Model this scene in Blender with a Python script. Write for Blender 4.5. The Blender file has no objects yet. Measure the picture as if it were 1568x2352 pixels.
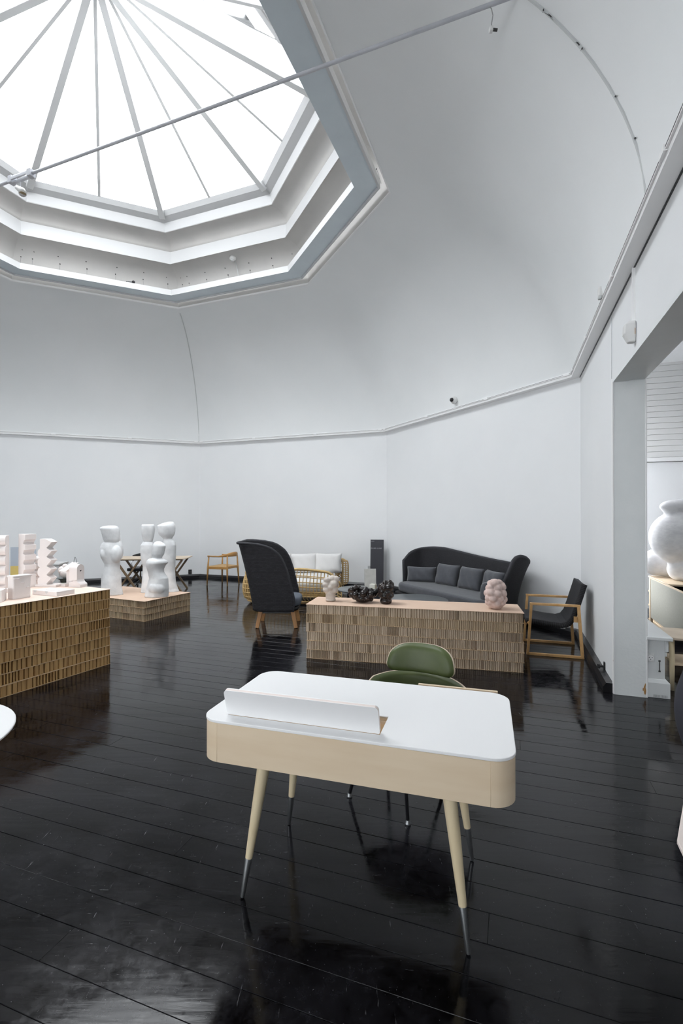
import bpy, bmesh, math, random
from mathutils import Vector, Matrix, noise

random.seed(7)
PI = math.pi
scene = bpy.context.scene
COL = scene.collection

# ------------------------------------------------------------------ camera, sky, exposure
cam_data = bpy.data.cameras.new('camera')
cam = bpy.data.objects.new('camera', cam_data)
COL.objects.link(cam)
cam.location = (0, 0, 1.6)
cam.rotation_euler = (PI / 2 + 0.0063, 0, 0)
cam_data.sensor_fit = 'VERTICAL'
cam_data.sensor_height = 36.0
cam_data.lens = 36.0 * 1108.0 / 2352.0
cam_data.clip_start = 0.05
scene.camera = cam

world = bpy.data.worlds.new('overcast_sky')
scene.world = world
world.use_nodes = True
wn = world.node_tree.nodes
wn['Background'].inputs[0].default_value = (0.945, 0.965, 1.0, 1)
wn['Background'].inputs[1].default_value = 1.0
scene.view_settings.view_transform = 'Standard'
scene.view_settings.look = 'None'
scene.view_settings.exposure = 3.45
scene.view_settings.gamma = 1.0
scene.view_settings.use_curve_mapping = False
try:
    scene.cycles.max_bounces = 16
    scene.cycles.diffuse_bounces = 10
    scene.cycles.glossy_bounces = 6
    scene.cycles.transparent_max_bounces = 12
    scene.cycles.use_denoising = True
    scene.cycles.sample_clamp_indirect = 6.0
except Exception:
    pass


def portal(name, loc, sx, sy):
    d = bpy.data.lights.new(name, 'AREA')
    d.shape = 'RECTANGLE'
    d.size, d.size_y = sx, sy
    d.cycles.is_portal = True
    o = bpy.data.objects.new(name, d)
    o.location = loc
    COL.objects.link(o)
    return o


# ------------------------------------------------------------------ materials
def new_mat(name):
    m = bpy.data.materials.new(name)
    m.use_nodes = True
    nt = m.node_tree
    return m, nt, nt.nodes['Principled BSDF']


def mat(name, col, rough=0.5, metal=0.0, col2=None, nscale=8.0, stretch=None, bump=0.0, bscale=60.0, bdist=0.01,
        spec=0.5, detail=4.0, coat=0.0, ramp=(0.35, 0.7), sheen=0.0):
    m, nt, p = new_mat(name)
    p.inputs['Base Color'].default_value = (*col, 1)
    p.inputs['Roughness'].default_value = rough
    p.inputs['Metallic'].default_value = metal
    p.inputs['Specular IOR Level'].default_value = spec
    p.inputs['Coat Weight'].default_value = coat
    p.inputs['Sheen Weight'].default_value = sheen
    L = nt.links
    tc = nt.nodes.new('ShaderNodeTexCoord')
    mp = nt.nodes.new('ShaderNodeMapping')
    L.new(tc.outputs['Object'], mp.inputs['Vector'])
    if stretch:
        mp.inputs['Scale'].default_value = stretch
    if col2 is not None:
        n = nt.nodes.new('ShaderNodeTexNoise')
        n.inputs['Scale'].default_value = nscale
        n.inputs['Detail'].default_value = detail
        L.new(mp.outputs[0], n.inputs['Vector'])
        r = nt.nodes.new('ShaderNodeValToRGB')
        r.color_ramp.elements[0].position = ramp[0]
        r.color_ramp.elements[1].position = ramp[1]
        r.color_ramp.elements[0].color = (*col, 1)
        r.color_ramp.elements[1].color = (*col2, 1)
        L.new(n.outputs[0], r.inputs[0])
        L.new(r.outputs[0], p.inputs['Base Color'])
    if bump:
        n2 = nt.nodes.new('ShaderNodeTexNoise')
        n2.inputs['Scale'].default_value = bscale
        n2.inputs['Detail'].default_value = 3
        L.new(mp.outputs[0], n2.inputs['Vector'])
        b = nt.nodes.new('ShaderNodeBump')
        b.inputs['Strength'].default_value = bump
        b.inputs['Distance'].default_value = bdist
        L.new(n2.outputs[0], b.inputs['Height'])
        L.new(b.outputs[0], p.inputs['Normal'])
    return m


def weave_mat(name, c1, c2, mortar, sx, sy, strength=1.0, dist=0.012, rough=0.75):
    m, nt, p = new_mat(name)
    L = nt.links
    uv = nt.nodes.new('ShaderNodeTexCoord')
    mp = nt.nodes.new('ShaderNodeMapping')
    mp.inputs['Scale'].default_value = (sx, sy, 1)
    L.new(uv.outputs['UV'], mp.inputs['Vector'])
    br = nt.nodes.new('ShaderNodeTexBrick')
    br.inputs['Scale'].default_value = 1.0
    br.inputs['Color1'].default_value = (*c1, 1)
    br.inputs['Color2'].default_value = (*c2, 1)
    br.inputs['Mortar'].default_value = (*mortar, 1)
    br.inputs['Mortar Size'].default_value = 0.045
    br.inputs['Mortar Smooth'].default_value = 1.0
    br.inputs['Brick Width'].default_value = 0.6
    br.inputs['Row Height'].default_value = 0.25
    L.new(mp.outputs[0], br.inputs['Vector'])
    L.new(br.outputs['Color'], p.inputs['Base Color'])
    inv = nt.nodes.new('ShaderNodeMath')
    inv.operation = 'SUBTRACT'
    inv.inputs[0].default_value = 1.0
    L.new(br.outputs['Fac'], inv.inputs[1])
    b = nt.nodes.new('ShaderNodeBump')
    b.inputs['Strength'].default_value = strength
    b.inputs['Distance'].default_value = dist
    L.new(inv.outputs[0], b.inputs['Height'])
    L.new(b.outputs[0], p.inputs['Normal'])
    p.inputs['Roughness'].default_value = rough
    return m


def floor_mat():
    m, nt, p = new_mat('black_painted_boards')
    L = nt.links
    N = nt.nodes.new
    geo = N('ShaderNodeNewGeometry')
    def noise_tex(scale, detail=5, rough=0.6, stretch=(1, 1, 1), rotz=0.0):
        mp = N('ShaderNodeMapping')
        mp.inputs['Rotation'].default_value = (0, 0, rotz)
        mp.inputs['Scale'].default_value = stretch
        L.new(geo.outputs['Position'], mp.inputs['Vector'])
        n = N('ShaderNodeTexNoise')
        n.inputs['Scale'].default_value = scale
        n.inputs['Detail'].default_value = detail
        n.inputs['Roughness'].default_value = rough
        L.new(mp.outputs[0], n.inputs['Vector'])
        return n.outputs[0]
    def ramp(src, a, b, ca, cb):
        r = N('ShaderNodeValToRGB')
        r.color_ramp.elements[0].position = a
        r.color_ramp.elements[1].position = b
        r.color_ramp.elements[0].color = ca
        r.color_ramp.elements[1].color = cb
        L.new(src, r.inputs[0])
        return r.outputs[0]
    def g(v):
        return (v, v, v, 1)
    wear = noise_tex(2.3, 9, 0.68)
    scr1 = noise_tex(1.0, 6, 0.7, (9, 55, 1), 0.55)
    scr2 = noise_tex(1.0, 6, 0.7, (60, 7, 1), -0.5)
    speck = noise_tex(120, 2, 0.5)
    # roughness
    mott = noise_tex(26, 6, 0.75)
    mm = N('ShaderNodeMath'); mm.operation = 'MULTIPLY_ADD'
    L.new(mott, mm.inputs[0]); mm.inputs[1].default_value = 0.55
    L.new(wear, mm.inputs[2])
    rr = ramp(mm.outputs[0], 0.62, 1.0, g(0.05), g(0.24))
    # scratches: thin bright lines where two stretched noises peak
    s1 = ramp(scr1, 0.655, 0.72, g(0), g(0.75))
    s2 = ramp(scr2, 0.655, 0.72, g(0), g(0.75))
    mx = N('ShaderNodeMath'); mx.operation = 'MAXIMUM'
    L.new(s1, mx.inputs[0]); L.new(s2, mx.inputs[1])
    sp = ramp(speck, 0.735, 0.765, g(0), g(1))
    mx2 = N('ShaderNodeMath'); mx2.operation = 'MAXIMUM'
    L.new(mx.outputs[0], mx2.inputs[0]); L.new(sp, mx2.inputs[1])
    dust = ramp(mm.outputs[0], 0.66, 1.05, (0.002, 0.0018, 0.0024, 1), (0.016, 0.016, 0.020, 1))
    mix = N('ShaderNodeMixRGB')
    L.new(mx2.outputs[0], mix.inputs[0])
    L.new(dust, mix.inputs[1])
    mix.inputs[2].default_value = (0.13, 0.13, 0.14, 1)
    L.new(mix.outputs[0], p.inputs['Base Color'])
    ad = N('ShaderNodeMath'); ad.operation = 'MULTIPLY_ADD'
    L.new(mx2.outputs[0], ad.inputs[0]); ad.inputs[1].default_value = 0.35
    L.new(rr, ad.inputs[2])
    L.new(ad.outputs[0], p.inputs['Roughness'])
    # cupped boards and brush marks
    w1 = noise_tex(1.0, 3, 0.5, (1.2, 9, 1), 0.323)
    w2 = noise_tex(1.0, 4, 0.6, (8, 60, 1), 0.323)
    am = N('ShaderNodeMath'); am.operation = 'MULTIPLY_ADD'
    L.new(w2, am.inputs[0]); am.inputs[1].default_value = 0.10
    L.new(w1, am.inputs[2])
    b = N('ShaderNodeBump')
    b.inputs['Strength'].default_value = 0.13
    b.inputs['Distance'].default_value = 0.01
    L.new(am.outputs[0], b.inputs['Height'])
    L.new(b.outputs[0], p.inputs['Normal'])
    p.inputs['Specular IOR Level'].default_value = 0.31
    return m


def glass_mat():
    m = bpy.data.materials.new('roof_glass')
    m.use_nodes = True
    nt = m.node_tree
    nt.nodes.remove(nt.nodes['Principled BSDF'])
    out = nt.nodes['Material Output']
    t = nt.nodes.new('ShaderNodeBsdfTransparent')
    t.inputs[0].default_value = (0.97, 0.985, 0.98, 1)
    gl = nt.nodes.new('ShaderNodeBsdfGlossy')
    gl.inputs['Roughness'].default_value = 0.02
    fr = nt.nodes.new('ShaderNodeFresnel')
    fr.inputs[0].default_value = 1.18
    mx = nt.nodes.new('ShaderNodeMixShader')
    nt.links.new(fr.outputs[0], mx.inputs[0])
    nt.links.new(t.outputs[0], mx.inputs[1])
    nt.links.new(gl.outputs[0], mx.inputs[2])
    nt.links.new(mx.outputs[0], out.inputs[0])
    return m


M = {}
M['wall'] = mat('white_wall_paint', (0.845, 0.858, 0.87), 0.6, col2=(0.87, 0.88, 0.89), nscale=1.2, bump=0.05, bscale=25, bdist=0.004)
M['vault'] = mat('vault_paint', (0.83, 0.85, 0.855), 0.7, col2=(0.865, 0.88, 0.885), nscale=0.8, bump=0.06, bscale=12, bdist=0.006)
M['trim'] = mat('white_trim_paint', (0.89, 0.89, 0.89), 0.45)
M['jamb'] = mat('jamb_gloss_paint', (0.82, 0.85, 0.85), 0.4, col2=(0.85, 0.875, 0.875), nscale=6, bump=0.25, bscale=40, bdist=0.004)
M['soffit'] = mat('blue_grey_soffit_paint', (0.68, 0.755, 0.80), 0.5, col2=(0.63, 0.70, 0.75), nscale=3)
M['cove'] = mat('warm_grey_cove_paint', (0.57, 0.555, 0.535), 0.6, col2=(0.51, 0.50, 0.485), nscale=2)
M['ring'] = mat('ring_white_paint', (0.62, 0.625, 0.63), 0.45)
M['rafter'] = mat('rafter_dimmed_white', (0.55, 0.555, 0.555), 0.4)  # white rafters toned to grey, shade put into the colour so they look less lit
M['floor'] = floor_mat()
M['under'] = mat('dark_subfloor', (0.004, 0.004, 0.004), 0.9)
M['blackwood'] = mat('black_painted_skirting', (0.012, 0.012, 0.014), 0.3, bump=0.2, bscale=30, bdist=0.005)
M['glass'] = glass_mat()
M['steel'] = mat('painted_tie_rod', (0.62, 0.63, 0.67), 0.4, col2=(0.55, 0.56, 0.6), nscale=9)
M['white_lam'] = mat('white_laminate', (0.87, 0.87, 0.875), 0.42)
M['birch'] = mat('birch_veneer', (0.74, 0.605, 0.44), 0.5, col2=(0.68, 0.535, 0.37), nscale=1.6, stretch=(1.5, 1.5, 9), detail=6)
M['birch_leg'] = mat('pale_birch', (0.74, 0.63, 0.43), 0.45, col2=(0.68, 0.56, 0.36), nscale=6, stretch=(6, 6, 0.7), detail=5)
M['ferrule'] = mat('brushed_steel', (0.30, 0.31, 0.32), 0.32, metal=0.9)
M['darksteel'] = mat('black_steel', (0.012, 0.012, 0.014), 0.35)
M['chrome'] = mat('chrome', (0.55, 0.55, 0.56), 0.15, metal=1.0)
M['green'] = mat('olive_leather', (0.062, 0.086, 0.024), 0.45, col2=(0.085, 0.112, 0.034), nscale=7, bump=0.12, bscale=220, bdist=0.002)
M['shell_edge'] = mat('ash_shell', (0.72, 0.60, 0.47), 0.5, col2=(0.62, 0.5, 0.38), nscale=5, stretch=(1, 1, 6))
M['kraft'] = mat('kraft_top_sheet', (0.62, 0.445, 0.335), 0.75, col2=(0.66, 0.485, 0.37), nscale=3)
M['kraft_pale'] = mat('pale_kraft_top_sheet', (0.78, 0.62, 0.53), 0.75, col2=(0.80, 0.65, 0.57), nscale=3)
M['liner'] = mat('kraft_liner', (0.46, 0.33, 0.205), 0.85)
M['flute_brown'] = mat('honeycomb_brown', (0.36, 0.205, 0.078), 0.85, col2=(0.50, 0.32, 0.135), nscale=5, stretch=(6, 6, 0.6))
M['flute_grey'] = mat('honeycomb_greyish', (0.45, 0.345, 0.24), 0.85, col2=(0.62, 0.50, 0.38), nscale=5, stretch=(6, 6, 0.6))
M['flute_pale'] = mat('honeycomb_pale', (0.46, 0.34, 0.215), 0.85, col2=(0.56, 0.44, 0.31), nscale=5, stretch=(6, 6, 0.6))
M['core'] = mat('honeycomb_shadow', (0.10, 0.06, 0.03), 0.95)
M['plaster'] = mat('grey_white_plaster', (0.86, 0.87, 0.88), 0.75, col2=(0.60, 0.61, 0.62), nscale=5, bump=0.35, bscale=14, bdist=0.012, detail=8)
M['plaster_white'] = mat('white_papier_mache', (0.74, 0.74, 0.75), 0.7, col2=(0.62, 0.62, 0.64), nscale=5, stretch=(2, 1, 3), bump=0.18, bscale=12, bdist=0.012, detail=8)
M['ceramic_white'] = mat('matt_white_clay', (0.80, 0.755, 0.74), 0.6)
M['vase_cream'] = mat('cream_stoneware', (0.50, 0.44, 0.39), 0.6, col2=(0.60, 0.55, 0.50), nscale=18, bump=0.3, bscale=60, bdist=0.004)
M['vase_black'] = mat('black_glazed_stoneware', (0.012, 0.011, 0.011), 0.24, col2=(0.024, 0.013, 0.011), nscale=10)
M['vase_pink'] = mat('pink_speckled_stoneware', (0.56, 0.42, 0.38), 0.75, col2=(0.66, 0.53, 0.49), nscale=30, bump=0.3, bscale=90, bdist=0.004)
M['weave'] = weave_mat('black_woven_rope', (0.024, 0.023, 0.029), (0.012, 0.012, 0.016), (0.002, 0.002, 0.003), 12, 12, 1.0, 0.03)
M['weave_fine'] = weave_mat('fine_black_rope', (0.024, 0.024, 0.029), (0.016, 0.016, 0.02), (0.004, 0.004, 0.005), 26, 26, 0.7, 0.01)
M['rim'] = mat('black_rope_rim', (0.026, 0.026, 0.032), 0.7, bump=0.5, bscale=120, bdist=0.004)
M['cushion'] = mat('charcoal_cushion_fabric', (0.060, 0.063, 0.074), 0.85, col2=(0.072, 0.076, 0.088), nscale=12, bump=0.25, bscale=9, bdist=0.02, sheen=0.3)
M['cushion_blue'] = mat('grey_blue_cushion_fabric', (0.10, 0.115, 0.14), 0.85, bump=0.1, bscale=200, bdist=0.002)
M['cushion_pale'] = mat('pale_grey_cushion_fabric', (0.70, 0.69, 0.68), 0.9, bump=0.1, bscale=8, bdist=0.01)
M['teak'] = mat('teak', (0.50, 0.26, 0.10), 0.45, col2=(0.40, 0.19, 0.07), nscale=4, stretch=(5, 5, 0.8))
M['oak'] = mat('oiled_oak', (0.56, 0.34, 0.145), 0.45, col2=(0.44, 0.25, 0.095), nscale=5, stretch=(3, 3, 3))
M['oak_warm'] = mat('warm_oak', (0.50, 0.27, 0.085), 0.42, col2=(0.42, 0.21, 0.06), nscale=5)
M['cane_seat'] = mat('woven_cane_seat', (0.56, 0.37, 0.17), 0.6, col2=(0.46, 0.28, 0.12), nscale=60)
M['rattan'] = mat('rattan', (0.66, 0.47, 0.22), 0.5, col2=(0.55, 0.36, 0.14), nscale=14)
M['walnut'] = mat('walnut_legs', (0.20, 0.135, 0.075), 0.5, col2=(0.15, 0.095, 0.05), nscale=6)
M['black_leather'] = mat('black_leather', (0.014, 0.014, 0.016), 0.4)
M['table_grey'] = mat('dark_grey_table_top', (0.11, 0.12, 0.125), 0.32, col2=(0.13, 0.14, 0.145), nscale=3)
M['sign'] = mat('anthracite_sign', (0.038, 0.038, 0.047), 0.55)
M['letter'] = mat('pale_lettering', (0.62, 0.62, 0.64), 0.6)
M['concrete'] = mat('concrete_sample', (0.46, 0.45, 0.42), 0.8, col2=(0.54, 0.53, 0.50), nscale=14)
M['cube'] = mat('pale_stone_cube', (0.62, 0.61, 0.56), 0.7, col2=(0.56, 0.56, 0.47), nscale=12)
M['plastic'] = mat('off_white_plastic', (0.74, 0.74, 0.73), 0.4)
M['black_plastic'] = mat('black_plastic', (0.01, 0.01, 0.012), 0.3)
M['screen'] = mat('sage_grey_felt', (0.40, 0.40, 0.35), 0.9, col2=(0.43, 0.43, 0.38), nscale=40)
M['ledge'] = mat('ledge_white_paint', (0.74, 0.76, 0.76), 0.4, bump=0.08, bscale=30, bdist=0.003)
M['board_white'] = mat('white_boarding', (0.78, 0.78, 0.77), 0.55)
M['gap'] = mat('board_gap_shadow', (0.30, 0.30, 0.30), 0.8)
M['chip'] = mat('bare_wood_chip', (0.42, 0.22, 0.07), 0.7)
M['upholstery'] = mat('dark_blue_grey_wool', (0.035, 0.036, 0.048), 0.9, bump=0.2, bscale=150, bdist=0.003)
M['pink_board'] = mat('pink_white_board', (0.78, 0.69, 0.65), 0.6)
M['poster_blue'] = mat('grey_blue_print', (0.42, 0.46, 0.52), 0.7)
M['poster_yellow'] = mat('yellow_print', (0.66, 0.50, 0.16), 0.7)
M['grey_box'] = mat('pale_grey_board', (0.50, 0.50, 0.50), 0.7)
M['table_glass'] = mat('green_glass_edge', (0.10, 0.13, 0.13), 0.15)
M['lens'] = mat('amber_lens', (0.30, 0.22, 0.10), 0.2)
M['crack'] = mat('plaster_crack', (0.34, 0.355, 0.37), 0.9)
M['conduit'] = mat('white_cable_conduit', (0.56, 0.58, 0.58), 0.5)
M['stain'] = mat('dark_speck', (0.05, 0.05, 0.05), 0.8)


# ------------------------------------------------------------------ mesh builder
class MB:
    def __init__(self):
        self.v, self.f, self.uv = [], [], {}

    def add(self, verts, faces):
        o = len(self.v)
        self.v += [tuple(p) for p in verts]
        self.f += [tuple(i + o for i in f) for f in faces]
        return o

    def box(self, c, s, rot=None, taper=1.0):
        hx, hy, hz = s[0] / 2, s[1] / 2, s[2] / 2
        pts = []
        for z, k in ((-hz, 1.0), (hz, taper)):
            for x, y in ((-hx, -hy), (hx, -hy), (hx, hy), (-hx, hy)):
                pts.append(Vector((x * k, y * k, z)))
        if rot is not None:
            R = rot if isinstance(rot, Matrix) else Matrix.Rotation(rot, 3, 'Z')
            pts = [R @ p for p in pts]
        c = Vector(c)
        self.add([p + c for p in pts], [(3, 2, 1, 0), (4, 5, 6, 7), (0, 1, 5, 4), (1, 2, 6, 5), (2, 3, 7, 6), (3, 0, 4, 7)])

    def bar(self, a, b, w, h, up=(0, 0, 1), w2=None, h2=None):
        a, b = Vector(a), Vector(b)
        d = (b - a).normalized()
        u = Vector(up)
        s = d.cross(u)
        if s.length < 1e-4:
            s = d.cross(Vector((0, 1, 0)))
        s.normalize()
        u = s.cross(d).normalized()
        w2 = w if w2 is None else w2
        h2 = h if h2 is None else h2
        pts = []
        for p, ww, hh in ((a, w, h), (b, w2, h2)):
            for i, j in ((-1, -1), (1, -1), (1, 1), (-1, 1)):
                pts.append(p + s * (i * ww / 2) + u * (j * hh / 2))
        self.add(pts, [(3, 2, 1, 0), (4, 5, 6, 7), (0, 1, 5, 4), (1, 2, 6, 5), (2, 3, 7, 6), (3, 0, 4, 7)])

    def tube(self, pts, r, n=8, cap=True, closed=False):
        pts = [Vector(p) for p in pts]
        m = len(pts)
        rs = r if isinstance(r, (list, tuple)) else [r] * m
        ring = []
        ref = None
        for i, p in enumerate(pts):
            if closed:
                d = pts[(i + 1) % m] - pts[i - 1]
            else:
                d = pts[min(i + 1, m - 1)] - pts[max(i - 1, 0)]
            d.normalize()
            if ref is None:
                ref = Vector((0, 0, 1)) if abs(d.z) < 0.9 else Vector((1, 0, 0))
            s = d.cross(ref)
            if s.length < 1e-5:
                s = d.cross(Vector((0, 1, 0.1)))
            s.normalize()
            u = s.cross(d).normalized()
            ref = u
            ring.append([p + (s * math.cos(2 * PI * k / n) + u * math.sin(2 * PI * k / n)) * rs[i] for k in range(n)])
        o = len(self.v)
        for rr in ring:
            self.v += [tuple(q) for q in rr]
        for i in range(m if closed else m - 1):
            a, b = o + i * n, o + ((i + 1) % m) * n
            for k in range(n):
                self.f.append((a + k, a + (k + 1) % n, b + (k + 1) % n, b + k))
        if cap and not closed:
            self.f.append(tuple(o + k for k in reversed(range(n))))
            self.f.append(tuple(o + (m - 1) * n + k for k in range(n)))

    def lathe(self, prof, n=24, c=(0, 0, 0), sx=1.0, sy=1.0):
        o = len(self.v)
        for r, z in prof:
            for k in range(n):
                a = 2 * PI * k / n
                self.v.append((c[0] + r * math.cos(a) * sx, c[1] + r * math.sin(a) * sy, c[2] + z))
        for i in range(len(prof) - 1):
            for k in range(n):
                a, b = o + i * n, o + (i + 1) * n
                self.f.append((a + k, a + (k + 1) % n, b + (k + 1) % n, b + k))
        self.f.append(tuple(o + k for k in reversed(range(n))))
        self.f.append(tuple(o + (len(prof) - 1) * n + k for k in range(n)))

    def prism(self, poly, z0, z1):
        n = len(poly)
        self.add([(x, y, z0) for x, y in poly] + [(x, y, z1) for x, y in poly],
                 [tuple(reversed(range(n))), tuple(range(n, 2 * n))] + [(i, (i + 1) % n, n + (i + 1) % n, n + i) for i in range(n)])

    def loft(self, rings, cap=True):
        n = len(rings[0])
        o = len(self.v)
        for r in rings:
            self.v += [tuple(p) for p in r]
        for i in range(len(rings) - 1):
            a, b = o + i * n, o + (i + 1) * n
            for k in range(n):
                self.f.append((a + k, a + (k + 1) % n, b + (k + 1) % n, b + k))
        if cap:
            self.f.append(tuple(o + k for k in reversed(range(n))))
            self.f.append(tuple(o + (len(rings) - 1) * n + k for k in range(n)))

    def sphere(self, c, r, nu=12, nv=8, s=(1, 1, 1)):
        prof = [(max(1e-4, r * math.sin(PI * i / nv)), -r * math.cos(PI * i / nv)) for i in range(nv + 1)]
        o = len(self.v)
        for rr, z in prof:
            for k in range(nu):
                a = 2 * PI * k / nu
                self.v.append((c[0] + rr * math.cos(a) * s[0], c[1] + rr * math.sin(a) * s[1], c[2] + z * s[2]))
        for i in range(nv):
            for k in range(nu):
                a, b = o + i * nu, o + (i + 1) * nu
                self.f.append((a + k, a + (k + 1) % nu, b + (k + 1) % nu, b + k))

    def grid(self, fn, nu, nv, uscale=1.0, vscale=1.0):
        """surface fn(u,v), with a UV map in metres times the scales"""
        o = len(self.v)
        P = [[Vector(fn(i / nu, j / nv)) for i in range(nu + 1)] for j in range(nv + 1)]
        mid = nv // 2
        ul = [0.0]
        for i in range(nu):
            ul.append(ul[-1] + (P[mid][i + 1] - P[mid][i]).length)
        vl = [0.0]
        for j in range(nv):
            vl.append(vl[-1] + (P[j + 1][nu // 2] - P[j][nu // 2]).length)
        for j in range(nv + 1):
            self.v += [tuple(p) for p in P[j]]
        for j in range(nv):
            for i in range(nu):
                a = o + j * (nu + 1) + i
                self.uv[len(self.f)] = [(ul[i] * uscale, vl[j] * vscale), (ul[i + 1] * uscale, vl[j] * vscale),
                                        (ul[i + 1] * uscale, vl[j + 1] * vscale), (ul[i] * uscale, vl[j + 1] * vscale)]
                self.f.append((a, a + 1, a + nu + 2, a + nu + 1))

    def mesh(self, name, m=None, smooth=False):
        me = bpy.data.meshes.new(name)
        me.from_pydata(self.v, [], self.f)
        if self.uv:
            lay = me.uv_layers.new(name='UVMap')
            for p in me.polygons:
                if p.index in self.uv:
                    for li, c in zip(p.loop_indices, self.uv[p.index]):
                        lay.data[li].uv = c
        bm = bmesh.new()
        bm.from_mesh(me)
        bmesh.ops.recalc_face_normals(bm, faces=bm.faces)
        bm.to_mesh(me)
        bm.free()
        if smooth:
            for p in me.polygons:
                p.use_smooth = True
        if m is not None:
            me.materials.append(m)
        me.update()
        return me


def link(name, me, parent=None):
    o = bpy.data.objects.new(name, me)
    COL.objects.link(o)
    if parent is not None:
        o.parent = parent
    return o


def obj(name, mb, m, parent=None, smooth=False, bevel=0.0, segs=2, subsurf=0, solid=0.0, label=None, kind=None):
    o = link(name, mb.mesh(name, m, smooth), parent)
    if solid:
        md = o.modifiers.new('solid', 'SOLIDIFY')
        md.thickness = solid
        md.offset = 0
    if bevel:
        md = o.modifiers.new('bevel', 'BEVEL')
        md.width = bevel
        md.segments = segs
        md.limit_method = 'ANGLE'
        md.angle_limit = math.radians(40)
    if subsurf:
        md = o.modifiers.new('sub', 'SUBSURF')
        md.levels = subsurf
        md.render_levels = subsurf
    if label:
        o['label'] = label
    if kind:
        o['kind'] = kind
    return o


def tag(o, label, cat, group=None, kind=None):
    o['label'] = label
    o['category'] = cat
    if group:
        o['group'] = group
    if kind:
        o['kind'] = kind
    return o


def thing(name, label, cat, loc=(0, 0, 0), rotz=0.0, group=None):
    o = bpy.data.objects.new(name, None)
    o.empty_display_size = 0.1
    COL.objects.link(o)
    o.location = loc
    o.rotation_euler = (0, 0, rotz)
    return tag(o, label, cat, group)


def struct(name, mb, m, parent=None, label=None, **kw):
    o = obj(name, mb, m, parent, **kw)
    if parent is None:
        o['kind'] = 'structure'
        if label:
            o['label'] = label
    return o


def autosmooth(o, ang=35):
    for p in o.data.polygons:
        p.use_smooth = True
    try:
        o.data.set_sharp_from_angle(angle=math.radians(ang))
    except Exception:
        pass
    return o


def rrect(w, d, r, n=6):
    pts = []
    for cx, cy, a0 in ((w / 2 - r, d / 2 - r, 0), (-w / 2 + r, d / 2 - r, PI / 2), (-w / 2 + r, -d / 2 + r, PI), (w / 2 - r, -d / 2 + r, 1.5 * PI)):
        for i in range(n + 1):
            a = a0 + PI / 2 * i / n
            pts.append((cx + r * math.cos(a), cy + r * math.sin(a)))
    return pts


# ------------------------------------------------------------------ room shell
A2 = Vector((0.332, 0.943)).normalized()      # along the hall, away
B2 = Vector((A2.y, -A2.x))                    # across the hall, to the right
RAIL = 3.46
CEN = Vector((-3.115, 6.039))
TH = -0.047
VK = {-1: Vector((-8.18, 10.57)), 0: Vector((-3.643, 12.331)), 1: Vector((0.916, 10.558)), 2: Vector((3.041, 6.369))}
NEAR_R = VK[2] - A2 * 11.0
NEAR_L = VK[-1] + (-A2) * ((VK[-1] - NEAR_R).dot(A2))


def v3(p, z):
    return Vector((p.x, p.y, z))


def ring_pt(k, R):
    a = TH + k * PI / 4
    off = {-1: (-0.012, 0.045), 0: (-0.015, -0.01), 1: (0.0, -0.075), 2: (0.03, 0.01)}.get(k, (0, 0))
    return Vector((CEN.x + R * math.sin(a) + off[0], CEN.y + R * math.cos(a) + off[1]))


RAILPTS = [NEAR_L, VK[-1], VK[0], VK[1], VK[2], NEAR_R]      # clockwise seen from above


def offset_poly(pts, d):
    """pts form a closed convex polygon (clockwise); moved outwards by d"""
    n = len(pts)
    out = []
    for i in range(n):
        p0, p1, p2 = pts[i - 1], pts[i], pts[(i + 1) % n]
        d1, d2 = (p1 - p0).normalized(), (p2 - p1).normalized()
        n1, n2 = Vector((-d1.y, d1.x)), Vector((-d2.y, d2.x))
        bis = (n1 + n2)
        bis = bis / (1 + n1.dot(n2))
        out.append(p1 + bis * d)
    return out


WALLPTS = offset_poly(RAILPTS, 0.11)
WALLOUT = offset_poly(RAILPTS, 0.36)
WALL_TOP = 3.60


def wall_piece(mb, i, s0, s1, z0, z1):
    """part of the wall between corner i and i+1, from fraction s0 to s1, as a solid slab"""
    n = len(WALLPTS)
    a, b = WALLPTS[i], WALLPTS[(i + 1) % n]
    ao, bo = WALLOUT[i], WALLOUT[(i + 1) % n]
    q = [a.lerp(b, s0), a.lerp(b, s1), ao.lerp(bo, s1), ao.lerp(bo, s0)]
    mb.prism([(p.x, p.y) for p in reversed(q)], z0, z1)


for nm, i in (('wall_left', 0), ('wall_far_left', 1), ('wall_far', 2), ('wall_far_right', 3)):
    mb = MB()
    wall_piece(mb, i, 0, 1, -0.05, WALL_TOP)
    struct(nm, mb, M['wall'])
LN = (WALLPTS[0] - WALLPTS[5]).length
ADDED_WIN = ((1.6, 3.4), (4.6, 6.4), (7.6, 9.4))
WZ0, WZ1 = 0.9, 3.3
mb = MB()
cur = 0.0
for s0, s1 in ADDED_WIN:
    wall_piece(mb, 5, cur / LN, s0 / LN, -0.05, 6.4)
    wall_piece(mb, 5, s0 / LN, s1 / LN, -0.05, WZ0)
    wall_piece(mb, 5, s0 / LN, s1 / LN, WZ1, 6.4)
    cur = s1
wall_piece(mb, 5, cur / LN, 1, -0.05, 6.4)
struct('wall_near', mb, M['wall'])


def near_pt(t, out):
    p = WALLPTS[5].lerp(WALLPTS[0], t / LN)
    return p - A2 * out


# right wall with the wide opening
LW = (WALLPTS[5] - WALLPTS[4]).length
J0, J1 = 2.155 / LW, 7.2 / LW
mb = MB()
wall_piece(mb, 4, 0, J0, -0.05, WALL_TOP)
wall_piece(mb, 4, J0, J1, 2.82, WALL_TOP)
wall_piece(mb, 4, J1, 1, -0.05, WALL_TOP)
struct('wall_right', mb, M['wall'])


def wr(s, b=0.0, z=0.0):
    """point on the right wall: s metres from its far corner, b metres out into the next room"""
    p = WALLPTS[4] - A2 * s + B2 * b
    return Vector((p.x, p.y, z))


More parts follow.
